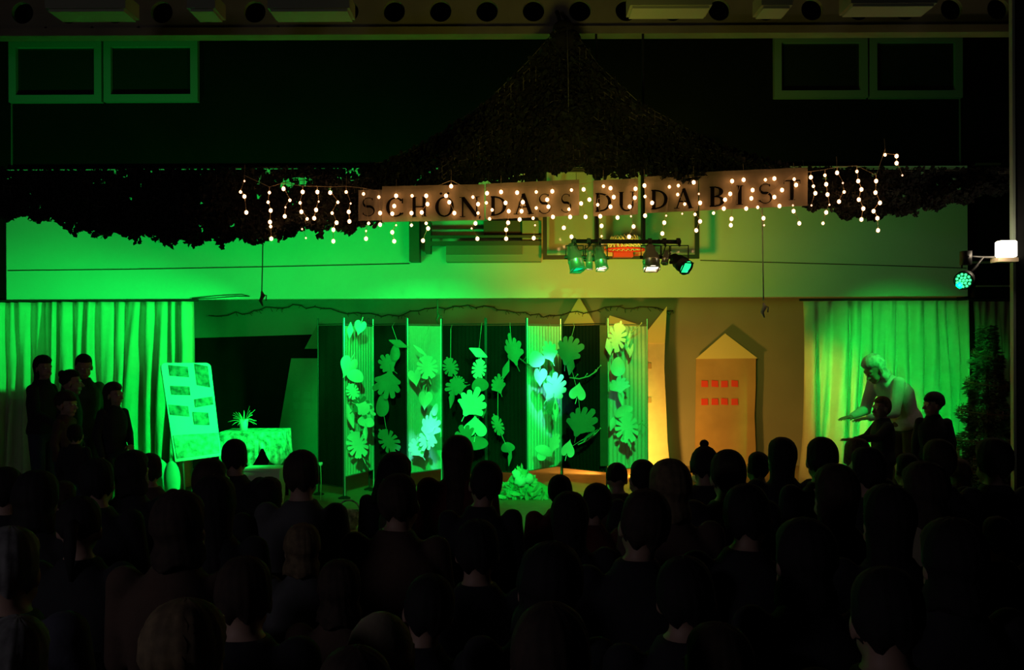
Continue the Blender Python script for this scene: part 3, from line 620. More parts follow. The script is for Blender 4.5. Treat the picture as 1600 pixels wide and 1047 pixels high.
rope('hanging_rope', 'thin line dropping from the ceiling beam through the middle of the net', [(886, 40), (888, 120), (889, 262)], 9.45, 0.004, mat('net_line', (0.12, 0.12, 0.08), 0.8))

# ------------------------------------------------------------------ camouflage net
def interp(tab, x):
    if x <= tab[0][0]: return tab[0][1]
    for (a, b), (c, d) in zip(tab, tab[1:]):
        if x <= c: return b+(d-b)*(x-a)/(c-a)
    return tab[-1][1]
TOP = [(-30, 264), (540, 260), (600, 252), (680, 212), (760, 158), (820, 100), (858, 58), (868, 44), (892, 44), (905, 58), (935, 100), (1000, 160), (1080, 203), (1160, 238), (1250, 262), (1600, 262)]
BOT = [(-30, 326), (10, 334), (40, 338), (90, 350), (150, 360), (230, 371), (330, 376), (430, 370), (500, 357), (560, 353), (600, 345), (640, 318), (700, 292), (870, 268), (930, 268), (1000, 274), (1200, 276), (1262, 322), (1330, 337), (1400, 336), (1450, 325), (1510, 310), (1600, 298)]
DEP = [(-30, 10.0), (200, 9.8), (500, 9.65), (700, 9.6), (880, 9.55), (1100, 9.6), (1300, 9.7), (1500, 9.9), (1600, 10.0)]
rnd = random.Random(4); t = thing('camouflage_net', 'dark leafy camouflage net peaked at the ceiling beam and swagged across the fascia', 'net', (0.4, 9.7, 3.3))
def netp(px, v, k=0):
    yt = interp(TOP, px); yb = interp(BOT, px)+4*math.sin(px*0.13)+3*math.sin(px*0.047+1)
    Y = interp(DEP, px)+0.10*math.sin(px*0.03+v*4)+0.07*math.sin(px*0.011-v*7)-0.12*v*(0.3 if 600 < px < 1260 else 1)
    if yt < 250: Y += 0.0
    return P(px, yt+(yb-yt)*v, Y)
m = MB()
for i in range(0, 165):
    px = -25+i*9.8; m.tube([netp(px, v/8)+Vector((0, 0.02, 0)) for v in range(9)], 0.004, 3)
for v in [k/14 for k in range(15)]:
    m.tube([netp(px, v)+Vector((0, 0.02, 0)) for px in range(-25, 1590, 12)], 0.004, 3)
tag(m.build('netting', wirem, t), kind='stuff')
m = MB(); NL = 11000; area = []
xs = list(range(-28, 1592, 4)); ws = [max(4, interp(BOT, x)-interp(TOP, x)) for x in xs]; tot = sum(ws)
cum = []; s0 = 0
for q in ws: s0 += q/tot; cum.append(s0)
import bisect
for k in range(NL):
    x = xs[min(bisect.bisect(cum, rnd.random()), len(xs)-1)]+rnd.uniform(-2, 2); v = rnd.random()**0.9
    if rnd.random() < 0.12: v = rnd.uniform(0.93, 1.04)
    # bare patches where the wall shows through
    yy = interp(TOP, x)+(interp(BOT, x)-interp(TOP, x))*v
    if ((x-898)/27)**2+((yy-274)/10)**2 < 1 or ((x-462)/28)**2+((yy-284)/9)**2 < 0.9 and rnd.random() < 0.7: continue
    c = netp(x, v); s_ = rnd.uniform(0.02, 0.045)
    e = Euler((rnd.gauss(0, 0.6), rnd.uniform(0, 6.28), rnd.gauss(0, 0.7))).to_matrix()
    a = [(-0.9, 0, -0.2), (-0.3, -0.15, 0.5), (0.5, 0.05, 0.45), (1.0, -0.1, 0.0), (0.4, 0.12, -0.5), (-0.4, -0.08, -0.6)]
    m.add([c+e @ Vector(q)*s_+Vector((0, rnd.uniform(-0.03, 0.03), 0)) for q in a], [(0, 1, 2, 5), (2, 3, 4, 5)], 1 if rnd.random() < 0.45 else 0)
scr = MB(); gv = 14; cols = list(range(-28, 1594, 7)); base_i = 0; vs = []
for px in cols:
    for k in range(gv+1): vs.append(netp(px, 0.02+0.94*k/gv)+Vector((0.0, 0.05, 0.0)))
fs = []
for i in range(len(cols)-1):
    for k in range(gv):
        x = cols[i]+3; v = 0.02+0.94*(k+0.5)/gv; yy = interp(TOP, x)+(interp(BOT, x)-interp(TOP, x))*v
        if ((x-898)/29)**2+((yy-274)/12)**2 < 1 or ((x-462)/28)**2+((yy-284)/10)**2 < 1 or ((x-552)/12)**2+((yy-270)/10)**2 < 1 or rnd.random() < 0.03: continue
        a_ = i*(gv+1)+k; fs.append((a_, a_+1, a_+gv+2, a_+gv+1))
nv = len(vs); scr.add(vs+[p+Vector((0, 0.003, 0)) for p in vs], fs+[tuple(q+nv for q in f[::-1]) for f in fs]); scr.build('scrim', netm1, t)
# hanging wisps
for px in (120, 215, 270, 345, 500, 1150, 1430):
    p0 = netp(px, 1.0)
    for k in range(14):
        c = p0+Vector((rnd.uniform(-0.03, 0.03), rnd.uniform(-0.02, 0.02), -k*0.006)); e = Euler((rnd.gauss(0, 0.6), rnd.uniform(0, 6.28), 0)).to_matrix()
        m.add([c+e @ Vector(q)*0.03 for q in [(-0.9, 0, -0.2), (-0.3, -0.15, 0.5), (0.5, 0.05, 0.45), (0.4, 0.12, -0.5)]], [(0, 1, 2, 3)], 0)
tag(m.build('net_leaves', [netm1, netm2], t), kind='stuff')
k = P(880, 46, 9.7); m = MB(); m.ell(k, (0.10, 0.08, 0.09)); m.ell(k+Vector((0.03, 0, -0.09)), (0.14, 0.09, 0.10)); m.tube([k, k+Vector((-0.03, 0.1, 0.12)), (k.x-0.05, 9.9, zfl+0.2)], 0.02); m.build('knot', netm1, t, True)

# ------------------------------------------------------------------ letter banners
def arc(cx, cy, rx, ry, a0, a1, t0, t1, n=22):
    "thick-thin stroke: stroke width depends on direction"
    o = []; i_ = []
    for k in range(n+1):
        a = R(a0+(a1-a0)*k/n); wd = t0+(t1-t0)*abs(math.cos(a))
        o.append((cx+(rx)*math.cos(a), cy+(ry)*math.sin(a))); i_.append((cx+(rx-wd)*math.cos(a), cy+(ry-min(wd, t0*1.2))*math.sin(a)))
    return [('strip', o, i_)]
def bar(x0, y0, x1, y1, w_):
    dx, dy = x1-x0, y1-y0; L = math.hypot(dx, dy); nx, ny = -dy/L*w_/2, dx/L*w_/2
    return [('poly', [(x0+nx, y0+ny), (x1+nx, y1+ny), (x1-nx, y1-ny), (x0-nx, y0-ny)])]
def ser(x, y, w_=0.26): return [('poly', [(x-w_/2, y-0.015), (x+w_/2, y-0.015), (x+w_/2, y+0.015), (x-w_/2, y+0.015)])]
TK, TN = 0.165, 0.065
def strokes(ch):
    s_ = []
    if ch == 'H': s_ = bar(.17, 0, .17, 1, TK)+bar(.70, 0, .70, 1, TK)+bar(.17, .5, .70, .5, TN)+ser(.17, .015)+ser(.17, .985)+ser(.70, .015)+ser(.70, .985)
    elif ch == 'I': s_ = bar(.17, 0, .17, 1, TK)+ser(.17, .015, .3)+ser(.17, .985, .3)
    elif ch == 'N': s_ = bar(.14, 0, .14, 1, TN)+bar(.78, 0, .78, 1, TN)+bar(.15, .97, .77, .03, TK)+ser(.14, .015)+ser(.10, .985, .2)+ser(.78, .985)
    elif ch == 'D': s_ = bar(.17, 0, .17, 1, TK)+arc(.25, .5, .58, .5, -90, 90, TN, TK)+bar(.05, .02, .27, .02, TN)+bar(.05, .98, .27, .98, TN)
    elif ch == 'B': s_ = bar(.17, 0, .17, 1, TK)+arc(.30, .74, .32, .26, -90, 90, TN, TK)+arc(.30, .27, .38, .27, -90, 90, TN, TK)+bar(.05, .02, .32, .02, TN)+bar(.05, .98, .32, .98, TN)+bar(.17, .50, .32, .50, TN)
    elif ch == 'O': s_ = arc(.45, .5, .45, .51, 0, 360, TN, TK, 36)
    elif ch == 'C': s_ = arc(.47, .5, .46, .51, 42, 318, TN, TK, 30)+bar(.81, .68, .81, .93, TN)+bar(.80, .12, .84, .20, TN)
    elif ch == 'U': s_ = bar(.15, .3, .15, 1, TK)+bar(.72, .3, .72, 1, TN)+arc(.42, .33, .335, .34, 180, 360, TN, TK*0.8)+ser(.15, .985)+ser(.72, .985)
    elif ch == 'A': s_ = bar(.08, 0, .42, 1, TN)+bar(.42, 1, .78, 0, TK)+bar(.20, .35, .66, .35, TN)+ser(.08, .015)+ser(.78, .015, .3)
    elif ch == 'T': s_ = bar(.40, 0, .40, 1, TK)+bar(.02, .98, .78, .98, TN)+bar(.03, .82, .03, .99, .03)+bar(.77, .82, .77, .99, .03)+ser(.40, .015, .3)
    elif ch == ',': s_ = bar(.05, .08, .0, -.12, .09)
    elif ch == 'S':
        mid = []; n = 34
        for k in range(n+1):
            u = k/n
            if u < 0.5: a = R(40+u*2*230); p = (.30+.235*math.cos(a), .745+.245*math.sin(a))
            else: a = R(90-(u-0.5)*2*240); p = (.30+.265*math.cos(a), .265+.265*math.sin(a)*1.0)
            mid.append(p)
        # smooth the joint
        mid = [mid[0]]+[((mid[i-1][0]+mid[i][0]+mid[i+1][0])/3, (mid[i-1][1]+mid[i][1]+mid[i+1][1])/3) for i in range(1, n)]+[mid[-1]]
        o = []; q = []
        for i, (x, y) in enumerate(mid):
            a = mid[max(i-1, 0)]; b = mid[min(i+1, n)]; dx, dy = b[0]-a[0], b[1]-a[1]; L = math.hypot(dx, dy) or 1
            w_ = 0.035+0.10*math.exp(-((i/n-0.5)/0.16)**2); o.append((x-dy/L*w_/2, y+dx/L*w_/2)); q.append((x+dy/L*w_/2, y-dx/L*w_/2))
        s_ = [('strip', o, q)]+bar(mid[0][0], mid[0][1]-0.06, mid[0][0], mid[0][1]+.06, .04)+bar(mid[-1][0], mid[-1][1]-.05, mid[-1][0], mid[-1][1]+.06, .04)
    return s_
def letter(ch, x0, x1, yt, yb, Y, parent):
    "ch painted as a thin raised shape"
    w0 = {'H': .87, 'I': .34, 'N': .9, 'D': .85, 'B': .70, 'O': .9, 'C': .88, 'U': .82, 'A': .9, 'T': .8, 'S': .6, ',': .15}
    uml = ch == 'Ö'; c = 'O' if uml else ch; sh = strokes(c)
    if uml: sh = sh+[('poly', [(x+.07*math.cos(2*PI*k/10), 1.17+.06*math.sin(2*PI*k/10)) for k in range(10)]) for x in (.28, .62)]
    A = P(x0, yb, Y); B = P(x1, yb-0.03*(x1-x0), Y); T = P(x0, yt, Y); sx = (B-A)/w0[c]; sy = T-A; m = MB()
    for q in sh:
        if q[0] == 'poly':
            pts = [A+sx*u+sy*v for u, v in q[1]]; n = len(pts)
            m.add(pts+[p+Vector((0, 0.0025, 0)) for p in pts], [tuple(range(n)), tuple(range(2*n-1, n-1, -1))]+[(i, i+n, (i+1) % n+n, (i+1) % n) for i in range(n)])
        else:
            a = [A+sx*u+sy*v for u, v in q[1]]; b = [A+sx*u+sy*v for u, v in q[2]]; n = len(a); d = Vector((0, 0.0025, 0))
            vs = a+b+[p+d for p in a]+[p+d for p in b]; fs = []
            for i in range(n-1): fs += [(i, i+1, n+i+1, n+i), (2*n+i, 3*n+i, 3*n+i+1, 2*n+i+1), (i, 2*n+i, 2*n+i+1, i+1), (n+i, n+i+1, 3*n+i+1, 3*n+i)]
            m.add(vs, fs)
    o = m.build('letter', inkm, parent); o['label'] = 'black painted letter '+ch if ch != ',' else 'black painted comma'
YW = 9.42
words = [
 ('paper banner with the black letters of the first word SCHÖN', [(560, 597, 297, 345), (597, 757, 291, 347)], [('S', 565, 586, 309, 338), ('C', 603, 631, 309, 339), ('H', 642, 668, 308, 339), ('Ö', 680, 709, 308, 339), ('N', 718, 749, 308, 339), (',', 749, 752, 317, 339)]),
 ('paper banner with the black letters of the word DASS', [(759, 905, 287, 343)], [('D', 765, 792, 307, 337), ('A', 804, 833, 303, 335), ('S', 841, 861, 303, 334), ('S', 876, 893, 303, 332)]),
 ('short paper banner with the black letters DU', [(927, 997, 282, 338)], [('D', 929, 956, 302, 331), ('U', 966, 992, 300, 330)]),
 ('short paper banner with the black letters DA', [(1008, 1091, 276, 333)], [('D', 1016, 1044, 297, 327), ('A', 1055, 1083, 295, 326)]),
 ('paper banner at the right with the black letters of the word BIST', [(1093, 1262, 269, 329)], [('B', 1107, 1133, 292, 323), ('I', 1150, 1162, 290, 320), ('S', 1185, 1207, 287, 318), ('T', 1224, 1251, 282, 313)]),
]
for lb, sheets, lets in words:
    a = P((sheets[0][0]+sheets[-1][1])/2, sheets[0][3], YW); t = thing('word_banner', lb, 'banner', (a.x, YW, a.z), 'letter banners')
    sheetobj = []
    for (x0, x1, y0, y1) in sheets:
        m = MB(); nn = 24; vs = []
        for j in range(7):
            for i in range(nn+1):
                u = i/nn; px = x0+(x1-x0)*u; slope = -0.045*(px-x0) if x0 > 750 else -0.02*(px-x0); q = P(px, y0+slope+(y1-y0)*j/6, YW+0.006); vs.append((q.x, q.y+0.004*math.sin(u*nn*0.9+j), q.z))
        fs = [(j*(nn+1)+i, j*(nn+1)+i+1, (j+1)*(nn+1)+i+1, (j+1)*(nn+1)+i) for j in range(6) for i in range(nn)]; k = len(vs)
        m.add(vs+[(x, y+0.004, z) for x, y, z in vs], fs+[tuple(q+k for q in f[::-1]) for f in fs]); sh_ = m.build('paper_sheet', bannerm if x0 != 560 else mat('banner_paper_dark', (0.22, 0.17, 0.12), 0.9), t); sheetobj.append(sh_)
        for px in (x0+4, x1-4):
            q = P(px, y0+2, YW+0.012); MB().tube([q, q+Vector((0, 0.08, 0.14))], 0.002, 4).build('tie', wirem, t)
    for l in lets: letter(l[0], l[1], l[2], l[3], l[4], YW-0.0025, sheetobj[0] if l[1] < 590 else sh_)

# ------------------------------------------------------------------ icicle lights
strands = [
 [[(382,283,1),(376,300,2),(382,307,3),(385,332,3)], [(421,301,2),(419,316,2),(423,329,3),(422,347,3),(423,354,2),(424,373,3)], [(443,295,3),(453,313,2),(446,324,1),(445,338,3)],
  [(473,300,3),(469,317,2),(471,331,3),(480,342,2),(472,358,1),(478,372,1)], [(496,300,3),(498,315,1),(494,328,3),(491,341,3)], [(516,301,3),(528,316,2),(519,333,2),(526,348,3),(521,359,3),(521,377,3)],
  [(541,300,2),(548,318,1),(545,331,3),(546,346,3)], [(568,303,2),(576,349,2),(572,361,1),(572,373,3)], [(592,308,2),(594,333,3),(594,351,3)]],
 [[(619,306,3),(616,322,3),(613,334,3),(619,352,1),(613,363,3),(616,377,3)], [(644,306,2),(643,333,3),(643,352,2)], [(666,306,3),(668,319,3),(659,332,3),(666,349,2),(669,357,3),(661,376,3)],
  [(705,291,3),(697,306,3),(702,316,3),(710,333,3)], [(739,308,2),(747,319,3),(747,333,2),(743,349,3),(737,357,1),(746,373,3)], [(761,302,3),(760,317,2),(769,328,2),(765,342,2)],
  [(783,300,3),(790,317,3),(795,330,3),(794,348,3),(791,359,3),(791,373,3)], [(808,301,3),(817,316,3),(815,330,3),(812,343,3)], [(838,300,2),(838,325,2),(833,341,2),(836,352,1),(834,372,3)],
  [(863,299,3),(855,312,3),(857,323,3),(864,339,3)], [(893,297,2),(889,327,2),(891,339,3),(881,356,3),(893,370,3)], [(912,296,3),(921,312,3),(908,318,3),(915,339,3)],
  [(943,291,2),(954,294,3),(959,308,3),(954,323,3),(965,340,3)], [(934,320,2),(938,338,3),(940,353,3),(940,369,1)], [(993,295,3),(992,309,3),(984,323,3),(986,338,1),(990,354,3),(983,370,3)]],
 [[(1007,290,3),(1008,307,2),(1019,317,3),(1008,337,3)], [(1046,292,2),(1041,337,1),(1038,348,3),(1035,365,3)], [(1060,290,2),(1059,304,2),(1070,319,2),(1066,334,1)], [(1084,285,3),(1092,303,1),(1094,317,3),(1086,335,2),(1094,346,3),(1088,360,3)],
  [(1144,283,3),(1141,303,3),(1133,312,3),(1131,326,3),(1115,333,2)], [(1143,342,3),(1142,352,3)], [(1162,281,3),(1176,297,3),(1174,310,3),(1166,326,3)], [(1196,281,2),(1210,279,3),(1222,297,3),(1210,308,3),(1218,322,3)],
  [(1184,324,2),(1193,341,3),(1194,352,1)], [(1241,280,2),(1244,289,3),(1239,321,1),(1240,330,3),(1249,349,3)], [(1267,277,3),(1271,291,2),(1274,302,3),(1268,321,1)], [(1289,274,2),(1291,288,3),(1293,304,3),(1296,320,1),(1291,332,3),(1286,349,2)],
  [(1308,270,3),(1317,286,1),(1319,300,2),(1311,315,3)], [(1339,268,2),(1341,283,3),(1346,296,3),(1342,312,3),(1349,326,3),(1346,343,3)], [(1369,283,3),(1368,301,3),(1375,317,3),(1365,330,3),(1371,341,3),(1372,360,3)],
  [(1383,242,2),(1401,244,3),(1401,255,3),(1410,274,1)]],
]
slab = ['warm icicle light string over the left part of the net', 'warm icicle light string across the middle letter banners', 'warm icicle light string at the right over the BIST banner']
bm = {}
def bulb_mesh(sz):
    if sz not in bm:
        r_ = {1: 0.0075, 2: 0.0125, 3: 0.0165}[sz]; m = MB(); m.ell((0, 0, 0), (r_, r_, r_*1.12), 10, 7)
        me = bpy.data.meshes.new('bulb'); me.from_pydata([tuple(p) for p in m.v], [], m.f); me.materials.append(bulbm if sz > 1 else bulbd); bm[sz] = me
    return bm[sz]
YI = 9.378
for si, (st, lb) in enumerate(zip(strands, slab)):
    x0 = min(b[0] for s_ in st for b in s_); x1 = max(b[0] for s_ in st for b in s_); o = P((x0+x1)/2, 285, YI)
    t = thing('icicle_light_string', lb, 'string lights', tuple(o), 'icicle light strings')
    m = MB(); tops = []
    for s_ in st:
        tp = P(s_[0][0], s_[0][1]-9, YI+0.008); tops.append(tp)
        m.tube([tp]+[P(x, y, YI+0.02)+Vector((0, 0, 0.012)) for x, y, _ in s_], 0.0022, 4)
    m.tube(tops, 0.003, 4)
    for q in tops[::3]: m.tube([q, q+Vector((0, 0.01, 0.05)), q+Vector((0, 0.02, 0.10))], 0.002, 4)
    m.build('wire', mat('light_wire', (0.35, 0.25, 0.15), 0.6), t)
    for s_ in st:
        for (x, y, z) in s_:
            b = bpy.data.objects.new('bulb', bulb_mesh(z)); COL.objects.link(b); b.parent = t; b.location = P(x, y, YI)-o

# ------------------------------------------------------------------ display board, table, plant, props on the left of the stage
YE = 10.3
BL, BR, TR, TL = P(274, 722, YE-0.1), P(346, 712, YE+0.25), P(329, 567, YE+0.55), P(251, 567, YE+0.2)
t = thing('display_board', 'white display board with photographs leaning back on a stand', 'display board', (P(290, 770, YE).x, YE, SZ))
def bp(u, v, off=0.0):
    a = BL.lerp(BR, u); b = TL.lerp(TR, u); return a.lerp(b, v)+NRM*off
NRM = (BR-BL).cross(TL-BL).normalized()
if NRM.y > 0: NRM = -NRM
m = MB(); out = []
for cu, cv, a0 in ((0.0, 0.0, None), (1.0, 0.0, None)): out.append((cu, cv))
for k in range(7): a = R(90*k/6); out.append((0.9+0.1*math.cos(a), 0.95+0.05*math.sin(a)))
for k in range(7): a = R(90+90*k/6); out.append((0.1+0.1*math.cos(a), 0.95+0.05*math.sin(a)))
fr = [bp(u, v) for u, v in out]; bk = [bp(u, v, -0.02) for u, v in out]; n = len(out)
m.add(fr+bk, [tuple(range(n)), tuple(range(2*n-1, n-1, -1))]+[(i, i+n, (i+1) % n+n, (i+1) % n) for i in range(n)]); pnl = m.build('panel', whitec, t)
for (u0, u1, v0, v1, sk) in ((0.14, 0.52, 0.845, 0.955, 0.02), (0.66, 0.93, 0.73, 0.96, 0.03), (0.12, 0.50, 0.655, 0.745, 0.015), (0.57, 0.95, 0.545, 0.63, -0.02), (0.03, 0.42, 0.435, 0.54, 0.03), (0.50, 0.82, 0.33, 0.46, 0.02)):
    m = MB(); q = [(u0, v0+sk), (u1, v0), (u1, v1), (u0, v1+sk)]; f = [bp(u, v, 0.006) for u, v in q]; g = [bp(u, v, 0.001) for u, v in q]
    m.add(f+g, [(0, 1, 2, 3), (7, 6, 5, 4), (0, 4, 5, 1), (1, 5, 6, 2), (2, 6, 7, 3), (3, 7, 4, 0)]); m.build('photograph', photom, pnl)
m = MB(); q = [(0.04, 0.03), (0.96, 0.03), (0.98, 0.24), (0.03, 0.26)]; f = [bp(u, v, 0.008) for u, v in q]; g = [bp(u, v, 0.001) for u, v in q]
m.add(f+g, [(0, 1, 2, 3), (7, 6, 5, 4), (0, 4, 5, 1), (1, 5, 6, 2), (2, 6, 7, 3), (3, 7, 4, 0)]); m.build('patterned_strip', mat('pattern_print', (0.55, 0.55, 0.5), 0.6, col2=(0.12, 0.16, 0.12), nscale=16), pnl)
for u in (0.2, 0.8):
    c = bp(u, 0.05, -0.04); MB().tube([bp(u, 0.5, -0.03), c, (c.x+0.02, c.y+0.02, SZ)], 0.012, 8).build('leg', polem, t)
c = bp(0.5, 0.6, -0.03); MB().tube([c, (c.x-0.05, c.y+0.25, SZ)], 0.010, 8).build('rear_leg', polem, t)
# round discs beside the board
for (x, y, rx, ry, lb) in ((240, 732, 28, 31, 'round pale disc leaning at the foot of the curtain left of the display board'), (269, 745, 13, 30, 'pale oval cushion standing beside the round disc')):
    yq = 11.25 if rx > 20 else 11.05; c = P(x, y, yq); rz = ry*yq/1600; m = MB(); m.ell((c.x, yq, SZ+rz*0.98), (rx*yq/1600, 0.06, rz), 24, 14, Matrix.Rotation(0.1, 3, 'X'))
    tag(m.build('round_cushion', mat('pale_fabric', (0.5, 0.55, 0.5), 0.9, noise=0.15), None, True), lb, 'cushion')
# table
YT = 10.8; a = P(345, 676, YT); b = P(437, 675, YT); zt = a.z; xa_, xb_ = a.x, b.x
t = thing('side_table', 'small table under a draped patterned cloth right of the display board', 'table', ((xa_+xb_)/2, YT+0.25, SZ))
MB().bb((xa_, YT, zt-0.03), (xb_, YT+0.5, zt-0.004)).build('tabletop', woodfl, t)
for sx in (xa_+0.03, xb_-0.03):
    for sy in (YT+0.03, YT+0.47): MB().tube([(sx, sy, SZ), (sx, sy, zt-0.03)], 0.018, 8).build('leg', darkwood, t)
m = MB(); MB().bb((xa_+0.03, YT+0.03, SZ+0.12), (xb_-0.03, YT+0.47, SZ+0.14)).build('shelf', darkwood, t)
def hem(u): return 0.16+0.20*abs(math.sin(PI*(u*2.4+0.3)))**1.3
vs = []; nn = 60; rows = 12
edge = [(xa_-0.012, YT+0.51)]*0
path = []
for i in range(nn+1):
    u = i/nn
    if u < 0.2: path.append((xa_-0.01, YT+0.5-u/0.2*0.51))
    elif u < 0.8: path.append((xa_-0.01+(u-0.2)/0.6*(xb_-xa_+0.02), YT-0.012))
    else: path.append((xb_+0.01, YT-0.01+(u-0.8)/0.2*0.51))
for j in range(rows+1):
    for i, (x, y) in enumerate(path):
        u = i/nn; dp = hem((u-0.2)/0.6 if 0.2 <= u <= 0.8 else 0.4)*j/rows; wv = 0.018*math.sin(i*0.9)*(j/rows); ox = -wv if u < 0.2 else (wv if u > 0.8 else 0); oy = -abs(wv) if 0.2 <= u <= 0.8 else 0
        vs.append((x+ox+(0.03*j/rows if u > 0.7 else 0), y+oy-0.006*j/rows, zt+0.004-dp))
fs = [(j*(nn+1)+i, j*(nn+1)+i+1, (j+1)*(nn+1)+i+1, (j+1)*(nn+1)+i) for j in range(rows) for i in range(nn)]
m = MB(); k = len(vs); m.add(vs+[(x, y+0.002, z-0.001) for x, y, z in vs], fs+[tuple(q+k for q in f[::-1]) for f in fs]); m.bb((xa_-0.01, YT-0.012, zt), (xb_+0.01, YT+0.5, zt+0.005))
clothm = mat('patterned_cloth', (0.7, 0.72, 0.66), 0.9, col2=(0.12, 0.15, 0.1), nscale=17, noise=0.5)
tag(m.build('tablecloth', clothm, None, False), 'patterned cloth with a scalloped hem draped over the small table', 'tablecloth')
# white box below
a = P(388, 729, YT-0.2); b = P(443, 760, YT-0.2)
t = thing('storage_box', 'bright pale box on the stage in front of the small table', 'box', ((a.x+b.x)/2, YT-0.2, SZ)); m = MB()
m.loft([[Vector((x, y, z)) for x, y in ((a.x+i_, YT-0.38+i_), (b.x-i_, YT-0.38+i_), (b.x-i_, YT-0.1-i_), (a.x+i_, YT-0.1-i_))] for z, i_ in ((SZ, 0.02), (SZ+0.12, 0.004), (a.z-0.02, 0.0))]); m.build('body', whitec, t)
MB().bb((a.x-0.01, YT-0.39, a.z-0.02), (b.x+0.01, YT-0.09, a.z)).build('lid', whitec, t)
# plant
c = P(381, 672, YT+0.2); c.z = zt+0.005; t = thing('potted_plant', 'small spiky potted plant standing on the draped table', 'plant', tuple(c))
m = MB(); m.lathe(c, [(0.0, 0), (0.036, 0), (0.044, 0.06), (0.046, 0.12), (0.041, 0.12), (0.038, 0.10), (0.0, 0.10)], 20); m.build('pot', whitec, t, True)
rnd = random.Random(12)
for k in range(26):
    a = rnd.uniform(0, 2*PI); up = rnd.uniform(0.1, 1.3); L = rnd.uniform(0.10, 0.19); base = c+Vector((0.015*math.cos(a), 0.015*math.sin(a), 0.10)); d = Vector((math.cos(a)*math.cos(up), math.sin(a)*math.cos(up)*0.7, math.sin(up)))
    pts = [base+d*L*s_+Vector((0, 0, -0.10*(s_**2)*math.cos(up)*0.6)) for s_ in (0, 0.25, 0.5, 0.75, 1)]
    side = d.cross(Vector((0, 0, 1))).normalized(); m = MB(); vs = []
    for p_, w_ in zip(pts, (0.005, 0.008, 0.008, 0.006, 0.001)): vs += [p_-side*w_, p_+Vector((0, 0, 0.003)), p_+side*w_, p_-Vector((0, 0, 0.002))]
    m.loft([vs[i*4:i*4+4] for i in range(5)]); m.build('frond', plantm, t, True)

# tulip on a stick, heap of flowers and boulders along the stage edge
def flower(label, px, py, Y, sz=0.03, dark=False, z0=SZ):
    c = P(px, py, Y); t = thing('paper_flower', label, 'flower', (c.x, Y, z0)); MB().tube([(c.x, Y, z0), (c.x+0.005, Y, (z0+c.z)/2), c], 0.005, 6).build('stem', plantm, t)
    for k in range(6):
        a = 2*PI*k/6; m = MB(); m.ell(c+Vector((math.cos(a)*sz*0.4, math.sin(a)*sz*0.4, sz*0.6)), (sz*0.55, sz*0.55, sz), 10, 8, Euler((math.sin(a)*0.3, math.cos(a)*0.3, 0)).to_matrix()); m.build('petal', whitec, t, True)
flower('single pale tulip on a thin stem left of the black end screen', 501, 727, 10.9, 0.022)
rnd = random.Random(8)
def crumple(c, r, n=14):
    m = MB(); m.ell(c, r, n, 10)
    for v in m.v: d = (v-Vector(c)); v += d*rnd.uniform(-0.16, 0.14)
    return m
for (x, y, r_, lb, z) in ((807, 741, 0.050, 'pale paper ball crowning the heap of flowers', 1), (813, 751, 0.065, 'rounded pale paper ball in the middle of the heap of flowers', 1), (827, 748, 0.055, 'pale paper ball at the right of the heap of flowers', 1), (833, 766, 0.06, 'bright paper ball low at the right foot of the heap', 0), (941, 754, 0.055, 'pale round paper ball alone behind the heads in front of the black screen', 0), (951, 763, 0.035, 'small paper ball beside the lone round one', 0), (668, 762, 0.045, 'small pale paper ball right of the bushy-haired spectator', 0), (1087, 748, 0.05, 'green lit paper ball at the foot of the red-windowed house', 0), (672, 746, 0.06, 'flat pale paper ball near the second pale screen', 0)):
    if z: Y = 10.85; c = P(x, y, Y)
    else: Y = (CAMZ-SZ-r_)*1600/(y-538); Y = min(Y, 10.95) if x < 1000 else Y; c = P(x, y, Y); c.z = SZ+r_*0.97
    tag(crumple(c, r_).build('paper_ball', paperl, None, True), lb, 'paper ball', 'paper balls along the stage edge')
c = P(815, 770, 10.9); t = thing('flower_heap', 'dark leafy heap lying under the pale paper balls at the stage edge', 'plant', (c.x, 10.9, SZ)); m = MB()
for k in range(260):
    q = Vector((c.x+rnd.gauss(0.02, 0.14), 10.93+rnd.uniform(-0.1, 0.1), 0)); hh = max(0.03, 0.34-1.1*abs(q.x-c.x)); q.z = SZ+rnd.uniform(0, hh); e = Euler((rnd.uniform(-1, 1), rnd.uniform(0, 6), rnd.uniform(0, 6))).to_matrix()
    m.add([q+e @ Vector(v)*0.06 for v in ((-1, 0, 0), (-0.3, 0.1, 0.4), (0.5, 0, 0.35), (1, -0.1, 0), (0.4, 0, -0.35), (-0.4, 0.1, -0.4))], [(0, 1, 2, 5), (2, 3, 4, 5)])
m.build('foliage', plantm, t)
m = MB(); m.ell((c.x+0.1, 10.97, SZ+0.09), (0.24, 0.1, 0.11), 18, 10, Matrix.Rotation(0.25, 3, 'Y')); m.build('mound', mat('green_fabric', (0.25, 0.5, 0.22), 0.9, noise=0.3), t, True)
c = P(545, 780, 9.2); t = thing('woven_basket', 'small patterned basket at the stage edge below the left pale screen', 'basket', (c.x, 9.2, SZ))
m = MB(); m.lathe((c.x, 9.2, SZ), [(0, 0), (0.07, 0), (0.10, 0.10), (0.105, 0.16), (0.095, 0.16), (0.08, 0.03), (0, 0.03)], 20); m.build('bowl', clothm, t, True)
m = MB(); m.tube([(c.x+0.1*math.cos(a), 9.2, SZ+0.155+0.1*math.sin(a)) for a in [PI*k/12 for k in range(13)]], 0.008, 6); m.build('handle', clothm, t, True)

